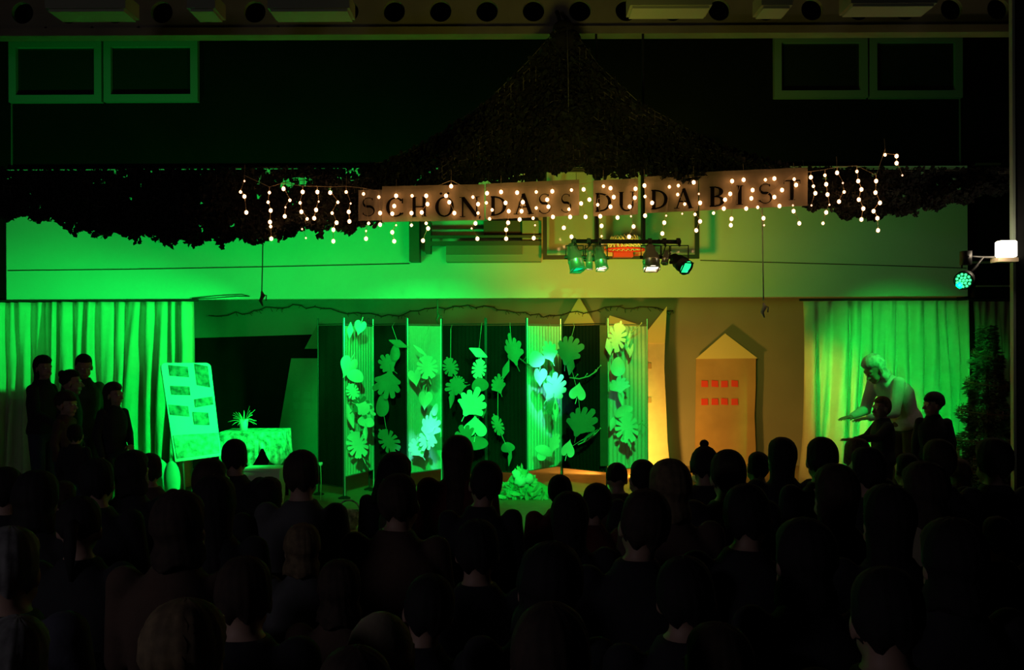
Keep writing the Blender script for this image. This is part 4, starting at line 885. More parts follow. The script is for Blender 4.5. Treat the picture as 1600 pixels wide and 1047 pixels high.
# ------------------------------------------------------------------ decorated tree at the right
c = P(1543, 690, 10.2); t = thing('decorated_tree', 'tinsel decorated artificial tree standing at the far right', 'tree', (c.x, 10.2, SZ)); zt = P(1540, 508, 10.2).z
MB().tube([(c.x, 10.2, SZ), (c.x, 10.2, zt-0.05)], [0.03, 0.01], 8).build('trunk', rustm, t)
m = MB(); H = zt-SZ
for k in range(7000):
    v = rnd.random()**0.8; z = zt-v*H*0.93; rad = 0.05+0.44*v*(0.75+0.25*math.sin(v*40)); a = rnd.uniform(0, 2*PI); rr_ = rad*rnd.uniform(0.55, 1.0)
    q = Vector((c.x+rr_*math.cos(a), 10.2+rr_*0.8*math.sin(a), z-0.1*rr_)); d = Vector((math.cos(a), math.sin(a)*0.8, rnd.uniform(-0.5, 0.25))).normalized()*rnd.uniform(0.035, 0.07); s_ = Vector((-d.y, d.x, rnd.uniform(-0.03, 0.03)))*0.3
    m.add([q, q+d*0.5+s_, q+d, q+d*0.5-s_], [(0, 1, 2, 3)], 0)
tag(m.build('foliage', mat('tree_needles', (0.13, 0.13, 0.06), 0.9, noise=0.4, nscale=5), t), kind='stuff')
for g in range(5):
    m = MB(); pts = []
    for i in range(40):
        v = 0.12+g*0.18+0.09*i/40; a = i/40*2*PI+g; rad = 0.05+0.46*v; pts.append(Vector((c.x+rad*math.cos(a), 10.2+rad*0.85*math.sin(a), zt-v*H*0.93)))
    m.tube(pts, 0.006, 4)
    for q in pts:
        for _ in range(9): d = Vector((rnd.gauss(0, 1), rnd.gauss(0, 1), rnd.gauss(0, 1))).normalized()*0.038; s_ = d.cross(Vector((0.3, 0.2, 1))).normalized()*0.004; m.add([q, q+d+s_, q+d-s_], [(0, 1, 2)])
    m.build('tinsel', mat('tinsel', (0.35, 0.16, 0.10), 0.35, 0.6), t)
# pale stools showing behind the tree foot
for k, (x, lb) in enumerate(((1497, 'slatted pale crate glimpsed behind the lower left of the decorated tree'), (1530, 'slatted pale crate glimpsed behind the foot of the decorated tree'))):
    q = P(x, 690, 10.9); tt = thing('slatted_crate', lb, 'crate', (q.x, 10.9, SZ)); 
    for i in range(5): MB().bb((q.x-0.11+i*0.05, 10.9, SZ), (q.x-0.08+i*0.05, 10.92, SZ+0.62)).build('slat', whitec, tt)
    for zz in (0.02, 0.3, 0.58): MB().bb((q.x-0.12, 10.92, SZ+zz), (q.x+0.12, 10.94, SZ+zz+0.03)).build('rail', whitec, tt)

# ------------------------------------------------------------------ people
skinm = mat('skin', (0.40, 0.25, 0.18), 0.6, noise=0.06)
def clo(name, c): return mat(name, c, 0.92, noise=0.25, nscale=7, bump=0.3, bscale=30)
C_BLACK = clo('cloth_black', (0.022, 0.022, 0.025)); C_NAVY = clo('cloth_navy', (0.06, 0.06, 0.085)); C_GREY = clo('cloth_grey', (0.10, 0.10, 0.10)); C_BROWN = clo('cloth_brown', (0.10, 0.06, 0.04))
C_RED = clo('cloth_dark_red', (0.12, 0.02, 0.015)); C_GREEN = clo('cloth_dark_green', (0.03, 0.06, 0.03)); C_BEIGE = clo('cloth_beige', (0.35, 0.30, 0.2)); C_WHITE = clo('cloth_white', (0.7, 0.7, 0.68)); C_JEAN = clo('cloth_denim', (0.04, 0.05, 0.08))
def hairm(name, c): return mat(name, c, 0.85, noise=0.5, nscale=25)
H_BLACK = hairm('hair_black', (0.012, 0.010, 0.009)); H_BROWN = hairm('hair_brown', (0.05, 0.03, 0.018)); H_FAIR = hairm('hair_fair', (0.20, 0.14, 0.07)); H_GREY = hairm('hair_grey', (0.25, 0.25, 0.24)); H_WHITE = hairm('hair_white', (0.75, 0.75, 0.72)); H_RED = hairm('hair_auburn', (0.10, 0.035, 0.015))
eyem = mat('eye_white', (0.7, 0.7, 0.68), 0.3)
DG = None
def remesh(m, vox, name, mt, smooth_it=4):
    me = bpy.data.meshes.new('tmp'); me.from_pydata([tuple(p) for p in m.v], [], m.f)
    o = bpy.data.objects.new('tmp', me); COL.objects.link(o)
    r = o.modifiers.new('r', 'REMESH'); r.mode = 'VOXEL'; r.voxel_size = vox; r.use_smooth_shade = True
    s_ = o.modifiers.new('s', 'SMOOTH'); s_.factor = 0.5; s_.iterations = smooth_it
    dg = bpy.context.evaluated_depsgraph_get(); out = bpy.data.meshes.new_from_object(o.evaluated_get(dg)); out.name = name
    bpy.data.objects.remove(o); bpy.data.meshes.remove(me); out.materials.clear(); out.materials.append(mt)
    return out
def xform(m, i0, M, t):
    for k in range(i0, len(m.v)): m.v[k] = M @ m.v[k]+t
def hand(m, wr, d, up, side, curl=0.3, s_=1.0, spread=0.22):
    "palm and five fingers; d = pointing direction, up = back of the hand, side = +1 thumb along +(d x up)"
    d = Vector(d).normalized(); up = (Vector(up)-d*Vector(up).dot(d)).normalized(); x = d.cross(up)*side
    pc = wr+d*0.05*s_
    B = Matrix((x, d, up)).transposed()
    m.ell(pc, (0.042*s_, 0.052*s_, 0.015*s_), 14, 10, B)
    for i, (off, L) in enumerate(((0.030, 0.068), (0.010, 0.077), (-0.011, 0.071), (-0.030, 0.056))):
        a = spread*(1.4-i)*0.55; dd = (d*math.cos(a)+x*math.sin(a)).normalized(); p = wr+d*0.088*s_+x*off*s_
        c = 0; 
        for f_, rr_ in ((0.42, 0.0092), (0.32, 0.0085), (0.26, 0.0075)):
            c += curl*(0.8+0.12*i); nd = (dd*math.cos(c)-up*math.sin(c)).normalized(); q = p+nd*L*f_*s_; m.cap(p, q, rr_*s_, rr_*0.92*s_, 8); p = q
    p = wr+d*0.030*s_+x*0.032*s_; td = (d*0.72+x*0.62-up*0.25).normalized(); q = p+td*0.038*s_; m.cap(p, q, 0.0125*s_, 0.0105*s_, 8); q2 = q+(d*0.9+x*0.25-up*0.3).normalized()*0.030*s_; m.cap(q, q2, 0.0105*s_, 0.0085*s_, 8)
def head(m, c, Rt, s_=1.0):
    "human head, centre c, Rt rotates local frame (face towards +y)"
    i0 = len(m.v); z = Vector((0, 0, 0))
    m.ell((0, -0.012, 0.022), (0.073, 0.090, 0.090), 20, 14); m.ell((0, 0.022, -0.025), (0.060, 0.066, 0.085), 18, 12)
    m.ell((0, 0.045, -0.088), (0.036, 0.034, 0.026), 12, 8)      # chin and jaw
    m.ell((0.030, 0.045, -0.050), (0.028, 0.034, 0.032), 10, 8); m.ell((-0.030, 0.045, -0.050), (0.028, 0.034, 0.032), 10, 8)
    m.cap((0, 0.084, 0.004), (0, 0.106, -0.028), 0.008, 0.0135, 8); m.ell((0.012, 0.092, -0.030), 0.009, 8, 6); m.ell((-0.012, 0.092, -0.030), 0.009, 8, 6)
    m.cap((-0.040, 0.070, 0.024), (0.040, 0.070, 0.024), 0.013, 0.013, 8); m.cap((-0.018, 0.083, -0.055), (0.018, 0.083, -0.055), 0.0065, 0.0065, 8); m.cap((-0.015, 0.080, -0.066), (0.015, 0.080, -0.066), 0.0075, 0.0075, 8)
    for sx in (-1, 1):
        m.ell((sx*0.077, -0.005, -0.010), (0.009, 0.020, 0.032), 10, 8, Matrix.Rotation(-sx*0.25, 3, 'Z')); m.ell((sx*0.028, 0.073, 0.002), (0.015, 0.012, 0.012), 8, 6)
    xform(m, i0, Rt*s_, c)
def ring_at(c, ax, ay, a, b, n=20, p=2.6):
    o = []
    for i in range(n):
        t = 2*PI*i/n; ct, st = math.cos(t), math.sin(t); k = (abs(ct)**p+abs(st)**p)**(-1/p); o.append(c+ax*(a*ct*k)+ay*(b*st*k))
    return o
def pose(kind, **kw):
    J = dict(pel=(0, 0, .52), che=(0, .0, .86), nek=(0, .0, 1.06), hd=(0, .02, 1.160), shL=(-.165, .0, .985), shR=(.165, .0, .985), elL=(-.20, .04, .72), elR=(.20, .04, .72), wrL=(-.10, .27, .60), wrR=(.10, .27, .60),
             hpL=(-.085, .02, .50), hpR=(.085, .02, .50), knL=(-.11, .44, .50), knR=(.11, .44, .50), anL=(-.11, .40, .09), anR=(.11, .40, .09), hy=0, hp=0, hr=0, hdL=(.2, 1, -.3), hdR=(-.2, 1, -.3), toe=(0, 1, 0), curl=.3)
    if kind == 'stand':
        J.update(pel=(0, 0, .92), che=(0, .0, 1.25), nek=(0, .0, 1.46), hd=(0, .02, 1.572), shL=(-.155, 0, 1.352), shR=(.155, 0, 1.352), elL=(-.215, -.02, 1.11), elR=(.215, -.02, 1.11), wrL=(-.215, .08, .86), wrR=(.215, .08, .86), hpL=(-.085, 0, .88), hpR=(.085, 0, .88), knL=(-.09, .02, .48), knR=(.09, .02, .48), anL=(-.09, -.02, .09), anR=(.09, -.02, .09), hdL=(0, .2, -1), hdR=(0, .2, -1))
    J.update(kw)
    return {k: (Vector(v) if isinstance(v, tuple) else v) for k, v in J.items()}
def headrot(J): return Euler((R(J['hp']), R(J['hr']), R(J['hy'])), 'ZXY').to_matrix() if False else (Matrix.Rotation(R(J['hy']), 3, 'Z') @ Matrix.Rotation(R(J['hr']), 3, 'Y') @ Matrix.Rotation(R(J['hp']), 3, 'X'))
def torso(m, J, g, bw=1.0):
    sp = (J['nek']-J['pel']).normalized(); lat = (J['shR']-J['shL']).normalized(); fr = sp.cross(lat).normalized()*-1; fr = lat.cross(sp).normalized()*-1
    P0, P1, P2 = J['pel'], J['che'], J['nek']; rings = []
    for t, a, b in ((-.12, .10, .08), (-.05, .165, .115), (0.05, .165, .12), (.35, .140, .105), (.6, .150, .11), (.85, .165, .115)):
        c = P0.lerp(P1, t) if t <= 1 else P1; rings.append(ring_at(c, lat, fr, a*bw+g, b*bw+g))
    for t, a, b in ((0.0, .170, .115), (.32, .168, .10), (.60, .122, .09), (.85, .080, .074), (1.0, .064, .062)):
        c = P1.lerp(P2, t); rings.append(ring_at(c, lat, fr, a*bw+g, b*bw+g, p=2.4))
    m.loft(rings); 
    return lat, fr
def make_body(name, J, vox, hs=1.0, bw=1.0):
    m = MB(); torso(m, J, -0.006, bw); Rh = headrot(J); head(m, J['hd'], Rh, hs)
    m.cap(J['nek']+(J['che']-J['nek'])*0.25, J['hd']+Rh @ Vector((0, -0.02, -0.05)), 0.056*bw, 0.050, 14)
    for s_ in ('L', 'R'):
        sd = -1 if s_ == 'L' else 1
        m.cap(J['sh'+s_], J['el'+s_], .048*bw, .038*bw); m.cap(J['el'+s_], J['wr'+s_], .038*bw, .025)
        m.cap(J['hp'+s_], J['kn'+s_], .078*bw, .055*bw); m.cap(J['kn'+s_], J['kn'+s_].lerp(J['an'+s_], .35), .052*bw, .054*bw); m.cap(J['kn'+s_].lerp(J['an'+s_], .35), J['an'+s_], .054*bw, .034)
        d = J['hd'+s_]; hand(m, J['wr'+s_], d, (-d).cross(Vector((1, 0, 0))) if abs(d.normalized().z) < 0.6 else Vector((sd, 0, 0)), -sd if abs(d.normalized().z) < 0.6 else sd, J['curl'])
        a = J['an'+s_]; m.cap(a+Vector((0, -.02, -.045)), a+J['toe']*0.15+Vector((0, 0, -.055)), .038, .032)
    return remesh(m, vox, name, skinm)
def make_top(name, J, vox, bw=1.0, bottom=0.0):
    m = MB(); torso(m, J, 0.008, bw)
    for s_ in ('L', 'R'): m.cap(J['sh'+s_], J['el'+s_], .064*bw, .052*bw); m.cap(J['el'+s_], J['el'+s_].lerp(J['wr'+s_], .93), .052*bw, .037)
    lat = (J['shR']-J['shL']).normalized()
    c = J['nek']+(J['che']-J['nek'])*0.1; up = (J['nek']-J['che']).normalized(); fr = lat.cross(up)
    pts = [c+lat*(0.066*math.cos(a))+fr*(0.064*math.sin(a)) for a in [2*PI*k/14 for k in range(15)]]; m.tube(pts, 0.016, 6)
    return remesh(m, vox, name, C_BLACK, 6)
def make_legs(name, J, vox, bw=1.0):
    m = MB(); c = J['pel']; m.ell(c+Vector((0, 0.0, -.0)), (.175*bw, .128*bw, .12))
    for s_ in ('L', 'R'): m.cap(J['hp'+s_], J['kn'+s_], .092*bw, .067*bw); m.cap(J['kn'+s_], J['an'+s_]+Vector((0, 0, .02)), .067*bw, .050)
    return remesh(m, vox, name, C_JEAN, 5)
def make_shoes(name, J):
    m = MB()
    for s_ in ('L', 'R'):
        a = J['an'+s_]; t = J['toe']; m.loft([ring_at(a+t*y+Vector((0, 0, z)), t.cross(Vector((0, 0, 1))), Vector((0, 0, 1)), w_, h_, 12) for y, z, w_, h_ in ((-.075, -.05, .025, .03), (-.06, -.045, .042, .045), (0, -.04, .044, .05), (.08, -.052, .05, .036), (.16, -.06, .045, .028), (.195, -.065, .02, .02))])
    me = bpy.data.meshes.new(name); me.from_pydata([tuple(p) for p in m.v], [], m.f); me.materials.append(blackm); me.polygons.foreach_set('use_smooth', [True]*len(me.polygons)); return me
def make_hair(kind, seed=0):
    "hair in head coordinates; sinks into the skull over the face"
    rnd = random.Random(seed); m = MB(); A = 56; rings = []
    bot = {'short': -.085, 'boy': -.04, 'bob': -.12, 'long': -.34, 'bushy': -.20, 'bun': -.05, 'ponytail': -.05, 'curly': -.08, 'wavy': -.13}[kind]
    vol = {'short': 1.0, 'boy': 1.08, 'bob': 1.12, 'long': 1.10, 'bushy': 1.45, 'bun': 1.0, 'ponytail': 1.0, 'curly': 1.22, 'wavy': 1.12}[kind]
    zs = [0.114*vol*math.cos(R(t)) for t in (3, 10, 20, 30, 40, 50, 60, 70, 80, 90)]; z = 0
    while z > bot: z -= 0.014; zs.append(max(z, bot))
    zs = [q+0.018 for q in zs]
    ph = [rnd.uniform(0, 6.28) for _ in range(4)]
    for zi, z in enumerate(zs):
        zz = z-0.018; rg = []
        if zz >= 0: k = max(0.0, 1-(zz/(0.114*vol))**2.5)**0.45; rx, ry = 0.083*vol*k, 0.100*vol*k
        else:
            u = zz/bot; taper = (1-0.16*math.sin(PI*min(1, u*1.5))+(0.22*max(0, u-.4) if kind == 'long' else 0)) if kind in ('long', 'bob', 'wavy') else (1+0.12*u if kind == 'bushy' else math.sqrt(max(0.03, 1-(u*0.98)**2)))
            rx, ry = 0.083*vol*taper, 0.100*vol*taper
        for i in range(A):
            a = 2*PI*i/A; f = math.sin(a)                       # f = 1 in front
            side = abs(math.cos(a)); lim = 0.055 if kind != 'boy' else 0.045
            front = 1/(1+math.exp(-(f-0.28)*12)); low = 1/(1+math.exp((z-lim)*90)); hide = front*low
            st = 1+0.018*math.sin(a*17+ph[0]+z*20)+0.012*math.sin(a*31+ph[1])+(0.05*math.sin(a*9+z*90+ph[2])*math.sin(z*70+a*5+ph[3]) if kind in ('curly', 'bushy', 'wavy') else 0)
            r_ = (1-hide)*st+hide*(0.55 if z > -0.08 else 0.35)
            rg.append(Vector((rx*math.cos(a)*r_, -0.012+ry*math.sin(a)*r_-(0.03*max(0, -z) if kind == 'long' else 0), z+rnd.uniform(-.0015, .0015)+(0.012*math.sin(a*5+ph[1])*max(0, zz/bot) if zz < 0 else 0))))
        rings.append(rg)
    m.loft(rings)
    if kind == 'bun': m.ell((0, -0.085, 0.085), (0.040, 0.036, 0.040), 16, 10); m.ell((0, -0.07, 0.08), (0.03, 0.03, 0.02))
    if kind == 'ponytail': m.tube([(0, -0.09, 0.05), (0, -0.13, 0.03), (0, -0.14, -0.05), (0.005, -0.12, -0.17)], [0.018, 0.026, 0.024, 0.006], 12)
    if kind == 'boy':
        for k in range(16): a = R(20+k*9); m.ell((0.066*math.cos(a), 0.085*math.sin(a)-0.004, 0.062), (0.015, 0.013, 0.024), 8, 6)
    me = bpy.data.meshes.new('hair_'+kind); me.from_pydata([tuple(p) for p in m.v], [], m.f); me.materials.append(H_BROWN); me.polygons.foreach_set('use_smooth', [True]*len(me.polygons)); return me
def make_hat(pom=False):
    m = MB(); A = 48; rings = []
    for z, r_ in ((-.035, .098), (-.04, .106), (.02, .108), (.025, .101), (.05, .101), (.085, .088), (.115, .062), (.132, .030), (.136, .008)):
        rings.append([Vector((r_*0.88*math.cos(2*PI*i/A)*(1+.02*(i % 2)), -.012+r_*1.06*math.sin(2*PI*i/A)*(1+.02*(i % 2)), z+.018+(.018 if math.sin(2*PI*i/A) > .2 and z < .03 else 0))) for i in range(A)])
    m.loft(rings)
    if pom: m.ell((0, -.012, .165), (.03, .03, .028), 12, 8)
    me = bpy.data.meshes.new('hat'); me.from_pydata([tuple(p) for p in m.v], [], m.f); me.materials.append(C_BEIGE); me.polygons.foreach_set('use_smooth', [True]*len(me.polygons)); return me
HAIR = {}
def hair_mesh(k):
    if k not in HAIR: HAIR[k] = make_hat(k == 'pomhat') if k in ('hat', 'pomhat') else make_hair(k, len(HAIR)+3)
    return HAIR[k]
SETS = {}
def body_set(key, J, vox, hs=1.0, bw=1.0, eyes=False):
    if key in SETS: return SETS[key]
    s_ = dict(J=J, hs=hs, body=make_body('person_body', J, vox, hs, bw), top=make_top('person_top', J, vox*1.2, bw), legs=make_legs('person_legs', J, vox*1.6, bw), shoes=make_shoes('person_shoes', J), eyes=None)
    if eyes:
        m = MB(); 
        for sx in (-1, 1): m.ell((sx*0.028, 0.0795, 0.003), (0.0105, 0.007, 0.0065), 10, 8)
        me = bpy.data.meshes.new('eyes'); me.from_pydata([tuple(p) for p in m.v], [], m.f); me.materials.append(eyem); s_['eyes'] = me
    SETS[key] = s_; return s_
def put(nm, me, mt, par, slot=True, M=None, label=None):
    o = bpy.data.objects.new(nm, me); COL.objects.link(o); o.parent = par
    if mt: o.material_slots[0].link = 'OBJECT'; o.material_slots[0].material = mt
    if M is not None: o.matrix_local = M
    if label: o['label'] = label
    return o
def person(label, loc, rz, st, s_, hair, hm, top, legs=C_JEAN, group=None, hatm=None, hscale=1.0):
    t = thing('person', label, 'person', loc, group); t.rotation_euler.z = R(rz); t.scale = (s_, s_, s_)
    J = st['J']; put('body', st['body'], None, t); put('sweater', st['top'], top, t); put('trousers', st['legs'], legs, t); put('shoes', st['shoes'], None, t)
    M = Matrix.Translation(J['hd']) @ (headrot(J)*st['hs']*hscale).to_4x4()
    if hair in ('hat', 'pomhat'): put('knitted_hat', hair_mesh(hair), hatm or C_BEIGE, t, M=M); put('hair', hair_mesh('short'), hm, t, M=Matrix.Translation(J['hd']) @ (headrot(J)*st['hs']*0.97).to_4x4())
    elif hair: put('hair', hair_mesh(hair), hm, t, M=M)
    if st['eyes']: put('eyes', st['eyes'], None, t, M=Matrix.Translation(J['hd']) @ (headrot(J)*st['hs']).to_4x4())
    return t

# seated audience: five body poses, each shared by many people
SIT = [body_set('sit0', pose('sit'), .011), body_set('sit1', pose('sit', hy=14, hr=3, hd=(-.01, .02, 1.160), elL=(-.21, .0, .73), wrL=(-.05, .25, .62)), .011),
       body_set('sit2', pose('sit', hy=-16, hr=-4, hd=(.015, .02, 1.155), che=(.01, -.02, .86), shL=(-.17, .0, .99), shR=(.165, .0, .97)), .011),
       body_set('sit3', pose('sit', hp=-8, hd=(0, .045, 1.145), nek=(0, .02, 1.05), che=(0, .0, .85)), .011, 1.0, 1.12), body_set('sit4', pose('sit', hy=5, hr=8, hd=(.025, .02, 1.155)), .011, 1.03, 0.9)]
chair_me = {}
def chair(x, y, s_, lb):
    t = thing('stacking_chair', 'chair under the '+lb, 'chair', (x, y, 0), 'chairs under the seated audience'); t.scale = (s_, s_, s_)
    if not chair_me:
        def mk(n, m, mt): me = bpy.data.meshes.new(n); me.from_pydata([tuple(p) for p in m.v], [], m.f); me.materials.append(mt); chair_me[n] = me
        m = MB(); m.bb((-.20, -.20, .405), (.20, .22, .425)); mk('seat', m, blackcl)
        m = MB(); m.loft([[Vector((px, -.20-.03*k+(.012 if q else 0)-.02*(1-(px/.2)**2), .60+.06*k)) for px, q in ((-.2, 0), (-.1, 0), (0, 0), (.1, 0), (.2, 0), (.2, 1), (.1, 1), (0, 1), (-.1, 1), (-.2, 1))] for k in (0, 1, 2, 3)]); mk('backrest', m, blackcl)
        for i, (sx, sy) in enumerate(((-1, -1), (1, -1), (-1, 1), (1, 1))): m = MB(); m.tube([(sx*.19, sy*.19, .41), (sx*.22, sy*.23, 0)], .011, 8); mk('leg%d' % i, m, blackm)
        m = MB(); [m.tube([(sx*.185, -.185, .41), (sx*.185, -.215, .62)], .010, 8) for sx in (-1, 1)]; mk('back_frame', m, blackm)
    for n, me in chair_me.items():
        o = bpy.data.objects.new('leg' if n[:3] == 'leg' else n, me); COL.objects.link(o); o.parent = t
HEADTOP = 1.185+0.115
aud = [ # px, head top py, head width px, hair, hair material, top, label
 (150,716,50,'short',H_BLACK,C_BLACK,'spectator with short black hair before the left curtain beside a bobbed one'),
 (50,742,56,'bob',H_BLACK,C_BLACK,'dark bobbed head below the tallest girl at the far left'),
 (8,730,50,'short',H_BLACK,C_BLACK,'dark head at the left edge below the curtain'),
 (96,752,52,'short',H_BROWN,C_BLACK,'brown head in front of the standing group at the left'),
 (208,707,48,'bob',H_BLACK,C_BLACK,'spectator with black bobbed hair in front of the round pale disc'),
 (232,708,34,'short',H_BROWN,C_BROWN,'small brown-haired head touching the round pale disc'),
 (330,717,54,'short',H_BROWN,C_BLACK,'spectator in front of the leg of the display board'),
 (366,686,38,'short',H_BLACK,C_BLACK,'taller spectator whose head hides the left side of the draped table'),
 (281,773,62,'bob',H_BROWN,C_BROWN,'spectator with brown bob two rows behind the display board'),
 (334,746,56,'long',H_BLACK,C_BLACK,'spectator with long black hair just below the display board stand'),
 (421,748,50,'long',H_BLACK,C_BLACK,'spectator with long black hair below the bright storage box'),
 (470,703,54,'short',H_BROWN,C_GREY,'spectator with short hair and a grey collar before the black end screen'),
 (4,827,72,'short',H_GREY,C_NAVY,'grey-haired head cut by the left edge of the photo'),
 (22,788,52,'bob',H_BROWN,C_NAVY,'spectator behind the grey-haired one at the left edge'),
 (376,874,70,'short',H_BROWN,C_BLACK,'spectator with a thin pale rim of light around short hair, lower left'),
 (278,954,112,'wavy',H_FAIR,C_NAVY,'large fair wavy head at the bottom left of the photo'),
 (14,966,104,'short',H_GREY,C_NAVY,'grey-haired head in the bottom left corner'),
 (548,1013,100,'short',H_BROWN,C_BLACK,'head just entering at the bottom edge beside the pale knitted hat'),
 (198,800,50,'wavy',H_BROWN,C_BROWN,'spectator with wavy brown hair in the third row at the left'),
 (120,776,54,'ponytail',H_BLACK,C_BLACK,'spectator with a black ponytail in the left half of the audience'),
 (92,850,66,'long',H_BROWN,C_NAVY,'long-haired spectator low at the left between two grey heads'),
 (470,822,52,'bob',H_FAIR,C_GREY,'fair bobbed head below the grey-collared spectator'),
 (452,905,74,'long',H_BLACK,C_BLACK,'long black-haired spectator in the lower left centre'),
 (614,711,62,'bushy',H_BLACK,C_BLACK,'spectator with very bushy black hair before the left screens'),
 (624,740,58,'short',H_BROWN,C_BROWN,'short-haired spectator directly behind the bushy black hair'),
 (714,684,46,'long',H_BROWN,C_RED,'tall spectator with long straight brown hair before the second pale screen'),
 (758,721,48,'short',H_BLACK,C_BLACK,'broad spectator with short black hair before the middle black screens'),
 (615,794,60,'long',H_BROWN,C_BLACK,'long-haired spectator in the row below the bushy black hair'),
 (877,742,43,'short',H_BLACK,C_RED,'dark round head left of the lone paper ball'),
 (931,756,44,'short',H_BLACK,C_RED,'dark head just in front of the lone paper ball'),
 (965,724,38,'bun',H_BLACK,C_BROWN,'small black-haired spectator with a bun below the right-most pale screen'),
 (1003,718,37,'short',H_BLACK,C_BLACK,'small dark head between the bun and the fair spectator'),
 (1045,722,54,'bob',H_FAIR,C_BROWN,'fair-haired spectator below the amber tower'),
 (1006,766,72,'short',H_BROWN,C_BLACK,'large short-haired spectator in the centre right'),
 (890,772,62,'long',H_BLACK,C_BLACK,'long black-haired spectator in the centre of the hall'),
 (856,857,84,'bob',H_BLACK,C_BLACK,'black bobbed head in the lower centre'),
 (860,944,98,'short',H_BROWN,C_RED,'short brown-haired head low in the bottom centre'),
 (668,900,74,'short',H_BLACK,C_BLACK,'short black-haired head in the lower centre left of the bobbed one'),
 (593,958,110,'hat',H_BROWN,C_GREEN,'spectator in a big pale knitted hat at the bottom of the photo'),
 (976,1033,90,'hat',H_BROWN,C_BROWN,'top of a brown knitted hat at the bottom edge'),
 (1103,690,44,'pomhat',H_BLACK,C_BLACK,'spectator in a dark bobble hat before the house with red windows'),
 (1140,704,54,'short',H_BROWN,C_BLACK,'spectator just right of the dark bobble hat'),
 (1184,706,28,'short',H_BLACK,C_BLACK,'small distant head right of the house with red windows'),
 (1221,686,54,'long',H_BLACK,C_BLACK,'long black-haired spectator at the left edge of the right curtain'),
 (1285,683,54,'short',H_BLACK,C_BLACK,'round short-haired head before the amber side of the right curtain'),
 (1340,684,40,'short',H_FAIR,C_BROWN,'fair head partly behind a darker one before the bending man'),
 (1355,698,56,'short',H_BLACK,C_BLACK,'dark round head right in front of the bending man'),
 (1305,729,64,'long',H_BROWN,C_BLACK,'long brown-haired spectator below the amber side of the right curtain'),
 (1417,708,42,'short',H_BLACK,C_BLACK,'small dark head between the two standing children'),
 (1468,686,46,'short',H_BROWN,C_BLACK,'head hiding the legs of the standing dark-haired boy'),
 (1501,720,50,'bob',H_FAIR,C_BROWN,'fair-haired spectator below the slatted crates'),
 (1552,689,56,'curly',H_BLACK,C_BLACK,'curly-haired spectator before the foot of the decorated tree'),
 (1444,726,64,'wavy',H_BROWN,C_BEIGE,'wavy brown-haired spectator in a beige top at the right'),
 (1387,762,64,'long',H_BLACK,C_BLACK,'long black-haired spectator in the third row at the right'),
 (1170,756,58,'short',H_BLACK,C_BLACK,'dark head under the house with red windows, one row back'),
 (1491,817,74,'bob',H_BLACK,C_BLACK,'black bobbed head in the right corner of the audience'),
 (1560,807,66,'short',H_BROWN,C_BLACK,'head beside the black partition at the right edge'),
 (1256,817,84,'bob',H_BLACK,C_BLACK,'dark bobbed head in the right centre of the audience'),
 (1258,890,100,'long',H_BLACK,C_BLACK,'large long-haired head in the lower right centre'),
 (1392,892,92,'short',H_BLACK,C_BLACK,'short dark head in the lower right of the audience'),
 (1412,929,102,'short',H_BROWN,C_BLACK,'brown head with a faint rim of light in the lower right'),
 (1335,968,122,'bob',H_BROWN,C_GREEN,'very large dark head at the bottom right'),
 (1130,800,64,'ponytail',H_BLACK,C_BLACK,'spectator with a ponytail in the centre right of the audience'),
 (1075,870,88,'short',H_BLACK,C_BLACK,'broad dark head in the lower centre right'),
 (745,812,66,'short',H_BLACK,C_BLACK,'dark head in the middle of the audience below the broad spectator'),
 (530,880,74,'wavy',H_BROWN,C_BROWN,'wavy-haired head in the lower left centre beside the rim-lit one'),
 (770,985,100,'bob',H_BROWN,C_BLACK,'brown bobbed head at the bottom between hat and short-haired one'),
 (1545,930,92,'short',H_BLACK,C_BLACK,'dark head in the bottom right corner'),
 (160,880,72,'short',H_BROWN,C_NAVY,'short brown-haired head in the lower left'),
 (1120,975,108,'short',H_BROWN,C_RED,'short-haired head at the bottom right of the centre in dark red'),
]
rnd = random.Random(31)
placed = []
HW = {'bushy': .25, 'long': .185, 'bob': .185, 'curly': .20, 'wavy': .185, 'hat': .19, 'pomhat': .185}
order = sorted(range(len(aud)), key=lambda i: aud[i][1])
for i in order:
    px, py, wd, hk, hm, tp, lb = aud[i]
    Y0 = min(HW.get(hk, .168)*1600/wd, 7.0); best = None
    for dx, dy in ((.46, .74), (.43, .66), (.38, .56)):
        for k in range(121):
            Y = Y0+(k//2)*0.03*(1 if k % 2 else -1)
            if not (Y0*0.72 < Y < Y0*1.35 and Y < 7.35 and Y > 1.45): continue
            q = P(px, py, Y)
            if not 0.98 < q.z < 1.45: continue
            if any(abs(a-q.x) < dx and abs(b-Y) < dy for a, b in placed): continue
            best = (q, Y); break
        if best: break
    if not best: continue
    q, Y = best; zt = q.z; X = q.x; placed.append((X, Y)); st = SIT[rnd.randrange(5)]
    topz = st['J']['hd'].z+{'bushy': .165, 'curly': .14, 'hat': .155, 'pomhat': .185}.get(hk, .132)
    s_ = zt/topz
    person(lb, (X-st['J']['hd'].x*s_, Y, 0), rnd.uniform(-6, 6), st, s_, hk, hm, tp, group=None, hatm=(C_BLACK if hk == 'pomhat' else (C_BEIGE if px < 700 else C_BROWN)))
    chair(X, Y, s_, lb)

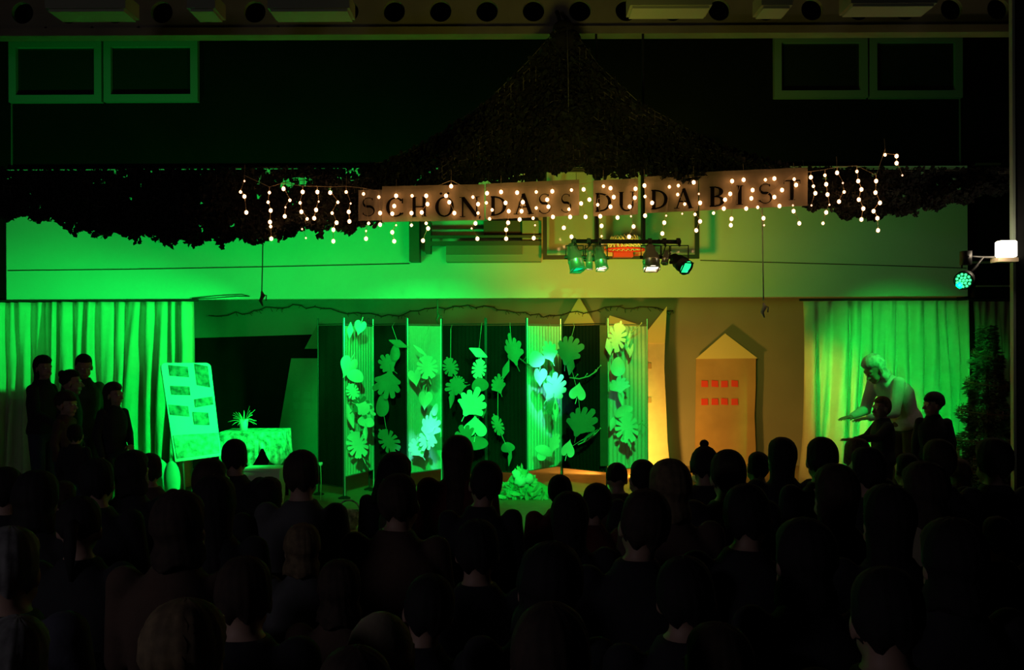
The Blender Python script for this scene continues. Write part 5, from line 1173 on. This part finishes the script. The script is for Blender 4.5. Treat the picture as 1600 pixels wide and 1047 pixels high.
# people standing at the left of the stage
def stand(label, px, py, Y, rz, J, hair, hm, top, legs=C_JEAN, hs=1.0, bw=1.0, z0=SZ, extra=0.132):
    st = body_set(label, J, .0065, hs, bw, True); zt = P(px, py, Y).z; s_ = (zt-z0)/(J['hd'].z+extra*hs); q = P(px, py, Y)
    off = Matrix.Rotation(R(rz), 3, 'Z') @ Vector((J['hd'].x, J['hd'].y, 0))*s_
    return person(label, (q.x-off.x, Y-off.y, z0), rz, st, s_, hair, hm, top, legs)
stand('girl with long dark hair standing tallest at the far left of the stage', 68, 556, 9.7, -100, pose('stand', hy=-22, wrL=(-.02, .24, 1.02), wrR=(.08, .26, 1.0), elL=(-.2, .06, 1.12), elR=(.2, .06, 1.12), hdL=(.6, .8, 0), hdR=(-.6, .8, 0)), 'long', H_BLACK, C_BLACK)
stand('green lit dark-haired person standing in the middle of the left group', 131, 553, 9.9, -150, pose('stand', hy=4, hp=-14, hd=(0, .05, 1.57)), 'short', H_BLACK, C_GREEN, hs=1.05)
stand('child with tied dark hair and large round earring before the green lit person', 112, 577, 9.35, -80, pose('stand', hs=1), 'bun', H_BLACK, C_BLACK, hs=1.15)
stand('small child seen in profile between the standing girls at the left', 104, 611, 8.95, -95, pose('stand', hy=-5), 'boy', H_BROWN, C_BROWN, hs=1.28)
stand('girl with long hair in black standing nearest the display board', 178, 598, 9.3, -120, pose('stand', hy=12, elL=(-.21, .03, 1.1), wrL=(-.08, .22, .98), hdL=(.6, .7, -.2)), 'long', H_BROWN, C_BLACK, hs=1.15)
stand('dark clothed person at the very front of the left group, back to the hall', 118, 662, 8.45, 5, pose('stand'), 'short', H_BLACK, C_BLACK, hs=1.3, bw=1.05)
# people at the right of the stage
stand('white-haired man in a pale shirt bending forward before the right curtain', 1366, 557, 9.6, 112, pose('stand', che=(0, .12, 1.20), nek=(0, .29, 1.36), hd=(0, .38, 1.43), hp=-32, shL=(-.17, .24, 1.30), shR=(.17, .24, 1.30), elL=(-.20, .32, 1.03), elR=(.20, .32, 1.03), wrL=(-.11, .55, .98), wrR=(.12, .55, .98), hdL=(.1, 1, -.1), hdR=(-.1, 1, -.1), curl=.15), 'wavy', H_WHITE, C_WHITE, C_BROWN, hs=1.08, bw=1.08, extra=.12)
stand('fair-haired child in black stretching an arm left before the bending man', 1377, 619, 8.9, 95, pose('stand', hy=14, elL=(-.20, .16, 1.22), wrL=(-.10, .42, 1.20), hdL=(0, 1, .05), elR=(.2, .12, 1.2), wrR=(.1, .36, 1.16), hdR=(0, 1, .1), curl=.1), 'short', H_FAIR, C_BLACK, C_BLACK, hs=1.22, bw=1.1)
b_ = stand('dark-haired boy in a black sweater standing right of the bending man', 1458, 613, 8.9, 150, pose('stand', hy=-52), 'boy', H_BLACK, C_BLACK, C_BLACK, hs=1.22, bw=1.05)

for o in bpy.data.objects:
    if '_loc' in o: del o['_loc']
